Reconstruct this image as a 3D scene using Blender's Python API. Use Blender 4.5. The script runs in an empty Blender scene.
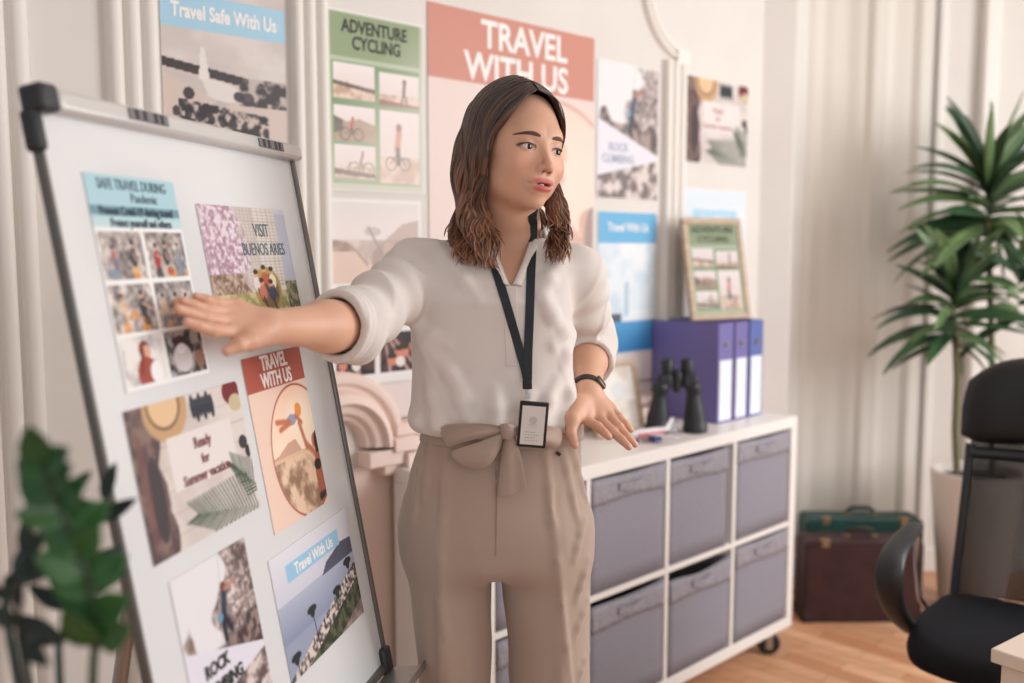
import bpy, bmesh, math, random
import numpy as np
from mathutils import Vector, Matrix, Euler
random.seed(7)
C = bpy.context.scene.collection
PI = math.pi
# ------------------------------------------------------------------ camera model
FPX = 960.0
PITCH = math.atan(96.0/960.0)
CAMH = 1.505
CP, SP = math.cos(PITCH), math.sin(PITCH)
def ray(px, py):
    u = (px-512.0)/FPX; v = (341.5-py)/FPX
    return Vector((u, CP+v*SP, -SP+v*CP))
def P(px, py, Y):                      # point seen at a photo pixel, at forward distance Y (metres)
    d = ray(px, py); return Vector((0, 0, CAMH)) + d*(Y/d.y)
def PZ(px, py, z):                     # same, at height z
    d = ray(px, py); return Vector((0, 0, CAMH)) + d*((z-CAMH)/d.z)
# room frame: local x runs along the back wall, local y points into it
TH = math.atan2(.696, .718)
ROOM = Matrix.Rotation(TH, 4, 'Z')
WALLY = 2.16
def PW(px, py, ly=WALLY):              # (lx, z) on the plane at room distance ly
    d = ray(px, py); n = ROOM @ Vector((0, 1, 0)); t = ly/d.dot(n)
    p = Vector((0, 0, CAMH))+d*t
    q = ROOM.inverted() @ p
    return q.x, q.z
def srgb(c):
    c = np.asarray(c, dtype=np.float64)/255.0
    return np.where(c <= 0.04045, c/12.92, ((c+0.055)/1.055)**2.4)
def col(r, g, b):
    a = srgb((r, g, b)); return (float(a[0]), float(a[1]), float(a[2]), 1.0)
# ------------------------------------------------------------------ materials
MATS = {}
def mat(name, rgb, rough=.6, metal=0, spec=.5, noise=None, bump=None, trans=0, coat=0, sheen=0, alpha=None, sub=0):
    if name in MATS: return MATS[name]
    m = bpy.data.materials.new(name); m.use_nodes = True; MATS[name] = m
    nt = m.node_tree; b = nt.nodes['Principled BSDF']
    b.inputs['Base Color'].default_value = col(*rgb)
    b.inputs['Roughness'].default_value = rough; b.inputs['Metallic'].default_value = metal
    b.inputs['Specular IOR Level'].default_value = spec
    b.inputs['Transmission Weight'].default_value = trans
    b.inputs['Coat Weight'].default_value = coat
    b.inputs['Sheen Weight'].default_value = sheen
    if sub:
        b.inputs['Subsurface Weight'].default_value = sub
        b.inputs['Subsurface Radius'].default_value = (.6, .25, .15); b.inputs['Subsurface Scale'].default_value = .01
    tc = nt.nodes.new('ShaderNodeTexCoord')
    if noise:                          # (scale, rgb2, stretch xyz)
        sc, rgb2 = noise[0], noise[1]; st = noise[2] if len(noise) > 2 else (1, 1, 1)
        mp = nt.nodes.new('ShaderNodeMapping'); mp.inputs['Scale'].default_value = st
        nz = nt.nodes.new('ShaderNodeTexNoise'); nz.inputs['Scale'].default_value = sc; nz.inputs['Detail'].default_value = 5
        mx = nt.nodes.new('ShaderNodeMix'); mx.data_type = 'RGBA'
        mx.inputs['A'].default_value = col(*rgb); mx.inputs['B'].default_value = col(*rgb2)
        rp = nt.nodes.new('ShaderNodeMapRange'); rp.inputs['From Min'].default_value = .35; rp.inputs['From Max'].default_value = .65
        nt.links.new(tc.outputs['Object'], mp.inputs['Vector']); nt.links.new(mp.outputs['Vector'], nz.inputs['Vector'])
        nt.links.new(nz.outputs['Fac'], rp.inputs['Value']); nt.links.new(rp.outputs['Result'], mx.inputs['Factor'])
        nt.links.new(mx.outputs['Result'], b.inputs['Base Color'])
    if bump:                           # (scale, strength, distance, stretch)
        mp = nt.nodes.new('ShaderNodeMapping'); mp.inputs['Scale'].default_value = bump[3] if len(bump) > 3 else (1, 1, 1)
        nz = nt.nodes.new('ShaderNodeTexNoise'); nz.inputs['Scale'].default_value = bump[0]; nz.inputs['Detail'].default_value = 4
        bp = nt.nodes.new('ShaderNodeBump'); bp.inputs['Strength'].default_value = bump[1]; bp.inputs['Distance'].default_value = bump[2]
        nt.links.new(tc.outputs['Object'], mp.inputs['Vector']); nt.links.new(mp.outputs['Vector'], nz.inputs['Vector'])
        nt.links.new(nz.outputs['Fac'], bp.inputs['Height']); nt.links.new(bp.outputs['Normal'], b.inputs['Normal'])
    return m
def attr_mat(name, rough=.5, spec=.4, sub=0, bump=None, coat=0):
    m = mat(name, (200, 200, 200), rough, spec=spec, sub=sub, bump=bump, coat=coat)
    nt = m.node_tree; a = nt.nodes.new('ShaderNodeAttribute'); a.attribute_name = 'Col'
    nt.links.new(a.outputs['Color'], nt.nodes['Principled BSDF'].inputs['Base Color'])
    return m
# ------------------------------------------------------------------ mesh builder
class MB:
    def __init__(s): s.v = []; s.f = []; s.m = []; s.c = []
    def add(s, vs, fs, mi=0, M=None):
        o = len(s.v)
        for p in vs:
            p = Vector(p); s.v.append(M @ p if M else p)
        for f in fs: s.f.append(tuple(i+o for i in f)); s.m.append(mi)
        return s
    def box(s, c, d, M=None, mi=0):
        x, y, z = c; a, b, h = d[0]/2, d[1]/2, d[2]/2
        vs = [(x+i*a, y+j*b, z+k*h) for k in (-1, 1) for j in (-1, 1) for i in (-1, 1)]
        return s.add(vs, [(0, 2, 3, 1), (4, 5, 7, 6), (0, 1, 5, 4), (2, 6, 7, 3), (0, 4, 6, 2), (1, 3, 7, 5)], mi, M)
    def bx(s, x0, x1, y0, y1, z0, z1, M=None, mi=0):
        return s.box(((x0+x1)/2, (y0+y1)/2, (z0+z1)/2), (x1-x0, y1-y0, z1-z0), M, mi)
    def prism(s, pts, z0, z1, M=None, mi=0):   # polygon in xy, extruded in z
        n = len(pts)
        vs = [(x, y, z0) for x, y in pts]+[(x, y, z1) for x, y in pts]
        fs = [tuple(range(n))[::-1], tuple(range(n, 2*n))]+[(i, (i+1) % n, n+(i+1) % n, n+i) for i in range(n)]
        return s.add(vs, fs, mi, M)
    def lathe(s, prof, n=24, M=None, mi=0, cap=True, sx=1, sy=1):
        vs = []; fs = []
        for r, z in prof:
            for k in range(n): a = 2*PI*k/n; vs.append((r*math.cos(a)*sx, r*math.sin(a)*sy, z))
        for i in range(len(prof)-1):
            for k in range(n): fs.append((i*n+k, i*n+(k+1) % n, (i+1)*n+(k+1) % n, (i+1)*n+k))
        if cap:
            fs.append(tuple(range(n))[::-1]); fs.append(tuple((len(prof)-1)*n+k for k in range(n)))
        return s.add(vs, fs, mi, M)
    def tube(s, pts, rad, n=10, M=None, mi=0, flat=1.0, up=None, cap=True):
        pts = [Vector(p) for p in pts]; k = len(pts)
        if not hasattr(rad, '__len__'): rad = [rad]*k
        T = []
        for i in range(k):
            t = pts[min(i+1, k-1)]-pts[max(i-1, 0)]; T.append(t.normalized() if t.length > 1e-9 else Vector((0, 0, 1)))
        u = Vector(up) if up else Vector((0, 0, 1))
        if abs(u.dot(T[0])) > .95 and not up: u = Vector((1, 0, 0))
        vs = []
        for i in range(k):
            a = (u-T[i]*u.dot(T[i]));
            a = a.normalized() if a.length > 1e-6 else T[i].orthogonal().normalized()
            if not up: u = a
            b = T[i].cross(a)
            for j in range(n):
                an = 2*PI*j/n; vs.append(pts[i]+a*(math.cos(an)*rad[i]*flat)+b*(math.sin(an)*rad[i]))
        fs = []
        for i in range(k-1):
            for j in range(n): fs.append((i*n+j, i*n+(j+1) % n, (i+1)*n+(j+1) % n, (i+1)*n+j))
        if cap: fs.append(tuple(range(n))[::-1]); fs.append(tuple((k-1)*n+j for j in range(n)))
        return s.add(vs, fs, mi, M)
    def ribbon(s, pts, wid, thick, side, M=None, mi=0):   # flat strap along pts; side: vector(s) across
        pts = [Vector(p) for p in pts]; k = len(pts); vs = []
        for i in range(k):
            t = (pts[min(i+1, k-1)]-pts[max(i-1, 0)]).normalized()
            sd = Vector(side[i] if isinstance(side, list) else side); sd = (sd-t*sd.dot(t)).normalized()
            n_ = t.cross(sd); w = wid[i] if hasattr(wid, '__len__') else wid
            for a, b in ((-1, -1), (1, -1), (1, 1), (-1, 1)): vs.append(pts[i]+sd*(a*w/2)+n_*(b*thick/2))
        fs = [(3, 2, 1, 0), tuple((k-1)*4+j for j in range(4))]
        for i in range(k-1):
            for j in range(4): fs.append((i*4+j, i*4+(j+1) % 4, (i+1)*4+(j+1) % 4, (i+1)*4+j))
        return s.add(vs, fs, mi, M)
    def sphere(s, c, r, M=None, mi=0, n=16):
        if not hasattr(r, '__len__'): r = (r, r, r)
        prof = []; vs = []; fs = []; m = n//2
        for i in range(m+1):
            a = PI*i/m
            for k in range(n):
                b = 2*PI*k/n; vs.append((c[0]+r[0]*math.sin(a)*math.cos(b), c[1]+r[1]*math.sin(a)*math.sin(b), c[2]-r[2]*math.cos(a)))
        for i in range(m):
            for k in range(n): fs.append((i*n+k, i*n+(k+1) % n, (i+1)*n+(k+1) % n, (i+1)*n+k))
        return s.add(vs, fs, mi, M)
    def surf(s, rows, M=None, mi=0, closed=False):
        h = len(rows); w = len(rows[0]); vs = [p for r in rows for p in r]; fs = []
        for i in range(h-1):
            for j in range(w if closed else w-1): fs.append((i*w+j, i*w+(j+1) % w, (i+1)*w+(j+1) % w, (i+1)*w+j))
        return s.add(vs, fs, mi, M)
MW = {}
def lnk(o, parent=None):
    C.objects.link(o)
    if parent is not None: o.parent = parent
    return o
def props(o, label=None, cat=None, group=None, kind=None):
    if label: o['label'] = label
    if cat: o['category'] = cat
    if group: o['group'] = group
    if kind: o['kind'] = kind
    return o
def root(name, label, cat, M=None, group=None):
    o = bpy.data.objects.new(name, None); o.empty_display_size = .05; C.objects.link(o)
    M = M if M is not None else Matrix.Identity(4)
    if isinstance(M, Vector): M = Matrix.Translation(M)
    o.matrix_world = M; MW[o.name] = M.copy()
    return props(o, label, cat, group)
def obj(name, mb, mats, parent=None, world=False, smooth=40, bevel=0, thick=0, sub=0, label=None, pos=None, bseg=2):
    me = bpy.data.meshes.new(name)
    vs = mb.v
    if world and parent is not None:
        I = MW[parent.name].inverted(); vs = [I @ p for p in vs]
    if pos is not None: vs = [p-pos for p in vs]
    me.from_pydata([tuple(p) for p in vs], [], mb.f)
    if not isinstance(mats, (list, tuple)): mats = [mats]
    for m in mats: me.materials.append(m)
    me.polygons.foreach_set('material_index', mb.m)
    if smooth:
        me.polygons.foreach_set('use_smooth', [True]*len(mb.f))
        if smooth < 180: me.set_sharp_from_angle(angle=math.radians(smooth))
    me.update()
    o = bpy.data.objects.new(name, me); lnk(o, parent)
    if pos is not None: o.location = pos
    if parent is not None: MW[o.name] = MW[parent.name]
    else: MW[o.name] = Matrix.Identity(4)
    if thick:
        md = o.modifiers.new('s', 'SOLIDIFY'); md.thickness = thick; md.offset = 0
    if sub:
        md = o.modifiers.new('u', 'SUBSURF'); md.levels = sub; md.render_levels = sub
    if bevel:
        md = o.modifiers.new('b', 'BEVEL'); md.width = bevel; md.segments = bseg; md.limit_method = 'ANGLE'; md.angle_limit = math.radians(35)
    if label: o['label'] = label
    return o
def struct(name, mb, mats, **k):
    o = obj(name, mb, mats, **k); o['kind'] = 'structure'; return o
def text_mesh(body, size, M, mb=None, mi=0, align='CENTER', xs=1.0, bold=0.0, depth=.0004, space=1.0):
    cu = bpy.data.curves.new('t', 'FONT'); cu.body = body; cu.size = size; cu.align_x = align; cu.align_y = 'CENTER'
    cu.extrude = depth; cu.offset = bold; cu.space_character = space; cu.resolution_u = 3
    o = bpy.data.objects.new('t', cu); C.objects.link(o)
    dg = bpy.context.evaluated_depsgraph_get(); me = bpy.data.meshes.new_from_object(o.evaluated_get(dg))
    mb = mb or MB()
    S = Matrix.Diagonal((xs, 1, 1, 1))
    mb.add([v.co.copy() for v in me.vertices], [tuple(p.vertices) for p in me.polygons], mi, M @ S)
    bpy.data.objects.remove(o); bpy.data.curves.remove(cu); bpy.data.meshes.remove(me)
    return mb
def frame_of(u, v, o):
    u = u.normalized(); v = v.normalized(); n = u.cross(v)
    M = Matrix((u, v, n)).transposed().to_4x4(); M.translation = o; return M
# ------------------------------------------------------------------ raster pictures printed on paper
rng = np.random.default_rng(5)
def vnoise(h, w, sc, r=None):
    r = r or rng
    gy, gx = max(2, int(h/sc)+2), max(2, int(w/sc)+2)
    g = r.random((gy+1, gx+1))
    y = np.linspace(0, gy-1.001, h); x = np.linspace(0, gx-1.001, w)
    yi = y.astype(int); xi = x.astype(int); fy = (y-yi)[:, None]; fx = (x-xi)[None, :]
    fy = fy*fy*(3-2*fy); fx = fx*fx*(3-2*fx)
    a = g[yi][:, xi]; b = g[yi][:, xi+1]; c = g[yi+1][:, xi]; d = g[yi+1][:, xi+1]
    return (a*(1-fx)+b*fx)*(1-fy)+(c*(1-fx)+d*fx)*fy
def fbm(h, w, sc):
    n = np.zeros((h, w)); a = .5; t = 0
    while sc > 1.2:
        n += a*vnoise(h, w, sc); t += a; a *= .55; sc /= 2
    return n/max(t, 1e-6)
class Img:
    def __init__(s, w, h, bg=(240, 240, 240)):
        s.w, s.h = w, h; s.a = np.zeros((h, w, 3))+np.array(bg, float)
        s.Y, s.X = np.mgrid[0:h, 0:w].astype(float); s.X = (s.X+.5)/w; s.Y = (s.Y+.5)/h; s.asp = w/h
    def mix(s, m, c, al=1.0):
        m = np.clip(m*al, 0, 1)[..., None]; s.a = s.a*(1-m)+np.array(c, float)*m
    def rect(s, x0, y0, x1, y1, c, al=1): s.mix(((s.X >= x0) & (s.X <= x1) & (s.Y >= y0) & (s.Y <= y1)).astype(float), c, al)
    def ell(s, x, y, rx, ry, c, al=1, rot=0, soft=.0):
        dx = (s.X-x)*s.asp; dy = s.Y-y; cs, sn = math.cos(rot), math.sin(rot)
        a = dx*cs+dy*sn; b = -dx*sn+dy*cs; d = (a/(rx*s.asp))**2+(b/ry)**2
        s.mix(np.clip((1-d)/(soft+.15), 0, 1), c, al)
    def poly(s, pts, c, al=1):
        m = np.zeros((s.h, s.w), bool); n = len(pts)
        for i in range(n):
            x1, y1 = pts[i]; x2, y2 = pts[(i+1) % n]
            if y1 == y2: continue
            cnd = ((y1 > s.Y) != (y2 > s.Y)) & (s.X < (x2-x1)*(s.Y-y1)/(y2-y1)+x1); m ^= cnd
        s.mix(m.astype(float), c, al)
    def line(s, x1, y1, x2, y2, wd, c, al=1):
        ax, ay, bx, by = x1*s.asp, y1, x2*s.asp, y2; px, py = s.X*s.asp-ax, s.Y-ay; dx, dy = bx-ax, by-ay
        t = np.clip((px*dx+py*dy)/(dx*dx+dy*dy+1e-9), 0, 1); d = np.hypot(px-t*dx, py-t*dy)
        s.mix(np.clip(1.5-d/(wd*.5), 0, 1), c, al)
    def ring(s, x, y, rx, ry, wd, c, al=1):
        d = np.hypot((s.X-x)/rx, (s.Y-y)/ry); s.mix(np.clip(1.5-abs(d-1)/(wd*.5), 0, 1), c, al)
    def noise(s, mask, sc, c1, c2, lo=.4, hi=.6, al=1):
        n = fbm(s.h, s.w, sc*s.h); t = np.clip((n-lo)/(hi-lo), 0, 1)[..., None]
        cc = np.array(c1, float)*(1-t)+np.array(c2, float)*t
        m = np.clip((mask if mask is not None else np.ones((s.h, s.w)))*al, 0, 1)[..., None]; s.a = s.a*(1-m)+cc*m
    def vgrad(s, x0, y0, x1, y1, c1, c2):
        t = np.clip((s.Y-y0)/(y1-y0), 0, 1)[..., None]; cc = np.array(c1, float)*(1-t)+np.array(c2, float)*t
        m = ((s.X >= x0) & (s.X <= x1) & (s.Y >= y0) & (s.Y <= y1)).astype(float)[..., None]; s.a = s.a*(1-m)+cc*m
    def paste(s, im, x0, y0, x1, y1):
        j0, j1, i0, i1 = int(x0*s.w), int(x1*s.w), int(y0*s.h), int(y1*s.h)
        yy = (np.linspace(0, im.h-1, max(i1-i0, 1))).astype(int); xx = (np.linspace(0, im.w-1, max(j1-j0, 1))).astype(int)
        s.a[i0:i1, j0:j1] = im.a[yy][:, xx]
def print_mesh(name, im, w, h, M, parent, z=.0009, world=True, m=None, bend=None):
    """a sheet lying in the frame M (x right, y up, z towards the viewer), centred at its origin"""
    W, H = im.w, im.h
    xs = np.linspace(-w/2, w/2, W+1); ys = np.linspace(h/2, -h/2, H+1)
    X, Y = np.meshgrid(xs, ys); v = np.stack([X, Y, np.full_like(X, z)], -1).reshape(-1, 3)
    if bend is not None: v[:, 2] += bend(v[:, 0], v[:, 1])
    R = np.array(MW[parent.name].inverted() @ M) if world else np.array(M)
    v = v @ R[:3, :3].T+R[:3, 3]
    i = np.arange(H)[:, None]*(W+1)+np.arange(W)[None, :]
    f = np.stack([i+W+1, i+W+2, i+1, i], -1).reshape(-1, 4)
    me = bpy.data.meshes.new(name); me.vertices.add(len(v)); me.vertices.foreach_set('co', v.ravel())
    me.loops.add(f.size); me.loops.foreach_set('vertex_index', f.ravel().astype(np.int32))
    me.polygons.add(len(f)); me.polygons.foreach_set('loop_start', (np.arange(len(f))*4).astype(np.int32))
    me.update(calc_edges=True)
    A = np.pad(im.a, ((0, 1), (0, 1), (0, 0)), mode='edge')
    c = np.ones((A.shape[0]*A.shape[1], 4)); c[:, :3] = srgb(np.clip(A, 0, 255)).reshape(-1, 3)
    at = me.color_attributes.new('Col', 'FLOAT_COLOR', 'POINT'); at.data.foreach_set('color', c.ravel())
    me.materials.append(m or attr_mat('printed_paper', .45, .35))
    o = bpy.data.objects.new(name, me); lnk(o, parent); return o
# ------------------------------------------------------------------ what the prints show
def person_blob(im, x, y, s, shirt, legs=(60, 55, 70), skin=(205, 160, 135), hair=(50, 35, 30), lean=0):
    im.line(x-.02*s, y+.35*s, x-.05*s, y+.75*s, .09*s, legs); im.line(x+.03*s, y+.35*s, x+.06*s, y+.75*s, .09*s, legs)
    im.ell(x, y+.2*s, .12*s/im.asp, .2*s, shirt); im.line(x, y+.1*s, x+(.18+lean)*s, y+.25*s, .05*s, skin)
    im.ell(x+.01*s, y-.07*s, .06*s/im.asp, .075*s, skin); im.ell(x, y-.11*s, .065*s/im.asp, .055*s, hair)
def pic_people(w, h, k):
    r = random.Random(k); im = Img(w, h, (190, 180, 175))
    im.noise(None, .30, (222, 212, 205), (120, 108, 106), .3, .7)
    im.noise(None, .12, (240, 235, 230), (60, 55, 60), .3, .7, .35)
    pal = [(225, 225, 228), (230, 150, 70), (70, 90, 130), (170, 60, 60), (60, 60, 70), (120, 140, 160), (215, 190, 160)]
    n = r.choice([2, 3, 3])
    for i in range(n):
        x = (i+.6)/(n+.2)+r.uniform(-.05, .05); s = r.uniform(.8, 1.1)
        person_blob(im, x, r.uniform(.25, .42), s, r.choice(pal), r.choice(pal), lean=r.uniform(-.2, .1))
    for i in range(4): im.ell(r.random(), r.uniform(.6, 1), r.uniform(.05, .13), r.uniform(.05, .13), r.choice(pal), .7)
    return im
def pic_portrait(w, h):
    im = Img(w, h, (215, 210, 205)); im.noise(None, .4, (230, 225, 222), (180, 178, 180))
    im.ell(.55, .28, .14, .2, (120, 60, 45)); im.ell(.6, .32, .1, .14, (215, 165, 140)); im.ell(.55, .8, .26, .38, (160, 75, 60)); im.ell(.75, .8, .15, .25, (235, 235, 238))
    im.line(.5, .3, .42, .75, .12, (120, 60, 45)); return im
def pic_mask(w, h):
    im = Img(w, h, (120, 115, 118)); im.noise(None, .2, (170, 165, 165), (50, 50, 55))
    im.ell(.4, .3, .2, .2, (60, 50, 48)); im.ell(.4, .62, .26, .34, (215, 210, 212)); im.ell(.4, .4, .14, .12, (240, 240, 245)); im.ell(.85, .7, .14, .22, (150, 110, 90)); return im
def pic_pandemic(w, h):
    im = Img(w, h, (238, 238, 240)); cs = []
    im.rect(0, 0, 1, .215, (170, 207, 218)); im.rect(0, .15, 1, .19, (112, 150, 165)); im.rect(0, .205, 1, .25, (190, 215, 220))
    im.rect(.0, .25, 1, 1, (236, 236, 236))
    cw, ch = int(w*.46), int(h*.22)
    ims = [pic_people(cw, ch, 3), pic_people(cw, ch, 11), pic_people(cw, ch, 21), pic_people(cw, ch, 5), pic_portrait(cw, ch), pic_mask(cw, ch)]
    k = 0
    for r_ in range(3):
        for c_ in range(2):
            im.paste(ims[k], .02+.5*c_, .27+.245*r_, .02+.5*c_+.46, .27+.245*r_+.225); k += 1
    return im
def pic_buenos(w, h):
    im = Img(w, h, (225, 222, 224)); im.vgrad(0, 0, 1, 1, (205, 210, 225), (235, 228, 220))
    im.rect(.36, .0, .60, .78, (205, 195, 190)); im.rect(.60, .0, .86, .76, (224, 216, 208)); im.rect(.86, .05, 1, .76, (190, 195, 210))
    for i in range(24): im.rect(.36, i*.032, .86, i*.032+.010, (180, 168, 162), .55)
    for x in (.4, .44, .48, .52, .56, .64, .7, .76, .81): im.rect(x, 0, x+.012, .76, (178, 165, 160), .5)
    t = np.clip((.42-im.X+.12*vnoise(h, w, h*.08)-.1*np.abs(im.Y-.5))*12, 0, 1)
    im.noise(t, .03, (166, 130, 148), (226, 214, 222), .32, .68); im.noise(t*(im.Y > .62), .03, (120, 96, 82), (196, 172, 156), .3, .7)
    im.noise((im.Y > .8).astype(float), .06, (150, 150, 90), (205, 195, 150)); im.noise((im.X > .85)*(im.Y > .72).astype(float), .06, (80, 85, 60), (160, 150, 120))
    im.ell(.62, .78, .17, .22, (170, 150, 80)); im.ell(.63, .8, .13, .17, (120, 90, 60), .8)
    for x, y, c in ((.5, .7, (225, 215, 215)), (.6, .66, (190, 90, 70)), (.69, .68, (235, 225, 200)), (.55, .78, (200, 120, 100)), (.66, .8, (60, 60, 90))):
        im.ell(x, y-.07, .028, .035, (215, 160, 130)); im.ell(x, y-.09, .03, .025, (70, 40, 30)); im.ell(x, y+.03, .045, .075, c); im.line(x, y+.08, x+.03, y+.18, .03, (55, 50, 60))
    return im
def pic_summer(w, h):
    im = Img(w, h, (214, 205, 200))
    for i in range(7): im.rect(0, i*.15, 1, i*.15+.008, (170, 158, 152), .8)
    im.noise(None, .25, (222, 214, 210), (196, 184, 180), .35, .65, .5)
    im.poly([(0, 0), (.17, .0), (.15, .3), (.22, .55), (.2, 1), (.0, 1)], (112, 92, 90)); im.noise((im.X < .2+.04*np.sin(im.Y*9)).astype(float), .1, (88, 70, 72), (135, 112, 104), .35, .65)
    im.ell(.13, .62, .06, .3, (70, 62, 66)); im.ell(.06, .55, .03, .4, (120, 80, 76), .7)
    im.ell(.31, .05, .19, .24, (196, 158, 118)); im.ell(.30, .03, .12, .15, (224, 190, 150)); im.ring(.30, .03, .13, .16, .12, (120, 95, 80))
    for i in range(6): im.ell(.54+.035*i, .1+.03*(i % 2), .022, .09, (45, 52, 62))
    im.rect(.53, .05, .73, .1, (60, 66, 76), .8); im.ell(.92, .07, .09, .1, (120, 40, 45)); im.ell(.95, .16, .07, .07, (200, 185, 150))
    im.rect(.27, .26, .86, .62, (226, 219, 217)); im.ell(.95, .47, .045, .055, (60, 55, 60)); im.ell(.985, .55, .03, .05, (50, 46, 50))
    g1, g2 = (70, 92, 72), (40, 60, 50)
    for cx, cy, L, a0, n, sp in ((.98, .98, .72, -2.85, 20, .5), (1.04, .86, .45, -2.25, 13, .35)):
        ex, ey = cx+math.cos(a0)*L*.8, cy+math.sin(a0)*L*.72
        for k in range(n):
            t = k/(n-1); bx_, by_ = cx+(ex-cx)*t, cy+(ey-cy)*t; l = L*.6*(1-.5*t)
            for sg in (-1, 1):
                a = a0+sg*(.95-.5*t); im.line(bx_, by_, bx_+math.cos(a)*l*.75/im.asp, by_+math.sin(a)*l*.75, .014, g1 if (k+sg) % 3 else g2)
    return im
def pic_red(w, h, faint=False):
    im = Img(w, h, (236, 206, 190) if not faint else (226, 208, 202)); im.rect(0, 0, 1, .205, (172, 84, 68) if not faint else (200, 136, 120))
    cx, cy, rx, ry = (.72, .62, .52, .40)
    m = np.clip((1-np.hypot((im.X-cx)/rx, (im.Y-cy)/ry))*30, 0, 1)
    s = Img(w, h); s.vgrad(0, .2, 1, .62, (246, 205, 180), (250, 226, 204)); s.ell(.85, .45, .4, .2, (255, 240, 215), .9, soft=1)
    s.rect(0, .62, 1, 1, (226, 190, 160)); s.noise((s.Y > .64).astype(float), .09, (232, 200, 172), (150, 118, 96), .4, .68)
    s.poly([(0, .62), (.3, .6), (.48, .55), (.62, .54), (.7, .62)], (190, 140, 120), .7)
    sk = (196, 118, 88)
    s.ell(.62, .425, .085, .035, (150, 160, 185)); s.line(.58, .43, .36, .41, .032, sk); s.line(.58, .44, .4, .46, .032, sk); s.ell(.76, .38, .06, .045, (235, 150, 80)); s.line(.7, .41, .78, .46, .03, sk)
    s.line(.74, .46, .8, .62, .035, sk); s.line(.8, .6, .96, .7, .04, sk); s.ell(.97, .6, .07, .05, sk); s.ell(1.0, .64, .06, .1, (60, 32, 26)); s.ell(.97, .82, .1, .15, (170, 98, 72)); s.ell(.94, .75, .07, .035, (50, 36, 40)); s.line(.9, .95, 1, .95, .05, (60, 40, 40))
    mm = m[..., None]*(1 if not faint else .35); im.a = im.a*(1-mm)+s.a*mm
    d = np.hypot((im.X-cx)/rx, (im.Y-cy)/ry); im.mix(np.clip(1.6-abs(d-1)/.014, 0, 1), (168, 78, 62) if not faint else (216, 168, 156))
    return im
def pic_climb(w, h):
    im = Img(w, h, (226, 224, 228))
    e = .56+.1*vnoise(h, w, h*.12)-.30*im.Y+.10*np.sin(im.Y*14)
    t = np.clip((im.X-e)*25, 0, 1)*(im.Y < .9)
    im.noise(t, .12, (112, 94, 92), (216, 200, 194), .35, .62); im.noise(t, .025, (70, 56, 58), (225, 212, 208), .3, .7, .5)
    t2 = np.clip((im.Y-.38-.15*vnoise(h, w, h*.1)+.2*np.exp(-((im.X-.1)/.07)**2)*.6)*25, 0, 1)*(im.Y < .66)
    im.noise(t2, .06, (70, 58, 58), (150, 130, 122))
    im.line(.62, .0, .45, .55, .006, (190, 188, 195))
    im.line(.60, .24, .55, .36, .055, (50, 60, 76)); im.line(.55, .36, .62, .46, .04, (40, 40, 50)); im.line(.53, .38, .53, .5, .04, (36, 36, 46)); im.ell(.60, .2, .04, .03, (120, 80, 60)); im.line(.62, .22, .74, .2, .022, (190, 130, 105)); im.ell(.5, .36, .04, .03, (110, 150, 180))
    im.poly([(0, .42), (1, .66), (1, .72), (.0, .86)], (222, 220, 232)); im.poly([(0, .42), (1, .66), (.9, .74), (.2, .86), (0, .86)], (222, 220, 232))
    t3 = (im.Y > .84-.14*im.X); im.noise(t3.astype(float), .08, (100, 84, 84), (215, 200, 196))
    return im
def pic_coast(w, h):
    im = Img(w, h, (205, 205, 218)); im.vgrad(0, 0, 1, .55, (222, 222, 230), (196, 198, 214))
    im.rect(0, .42, 1, 1, (150, 158, 182)); im.vgrad(0, .40, 1, .7, (176, 182, 202), (136, 146, 172))
    im.poly([(.55, .42), (.63, .33), (.72, .3), (.85, .25), (1, .27), (1, .42)], (86, 90, 108))
    L = (im.Y > .98-.48*im.X).astype(float); im.noise(L, .035, (78, 72, 74), (215, 200, 192), .35, .6)
    L2 = (im.Y > 1.10-.45*im.X).astype(float); im.noise(L2, .06, (50, 58, 48), (92, 98, 72))
    L3 = (im.Y > 1.28-.42*im.X).astype(float); im.noise(L3, .1, (165, 142, 135), (120, 106, 106))
    for x, y in ((.36, .60), (.1, .84), (.9, .46), (.7, .62)):
        im.line(x, y, x+.02, y+.35, .012, (46, 42, 44)); im.ell(x, y, .06, .035, (40, 46, 44)); im.ell(x, y+.02, .03, .05, (44, 50, 46))
    im.rect(.16, .13, .84, .27, (150, 196, 226))
    return im
def pic_sea(w, h, pale=False):
    im = Img(w, h, (222, 230, 238)); im.rect(0, 0, 1, .22, (110, 178, 220) if not pale else (205, 226, 240))
    im.vgrad(0, .22, 1, .7, (230, 234, 240), (200, 220, 232)); im.noise((im.Y > .22).astype(float), .2, (235, 238, 242), (196, 214, 228), al=.5)
    im.rect(0, .72, .4, 1, (90, 96, 116)); im.vgrad(0, .78, 1, 1, (90, 160, 210), (60, 130, 190)); im.rect(.45, .5, .52, .74, (180, 200, 215))
    if pale: im.a = im.a*.35+np.array([226, 232, 238])*.65; im.rect(.15, .25, .85, .7, (176, 214, 236))
    return im
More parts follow.
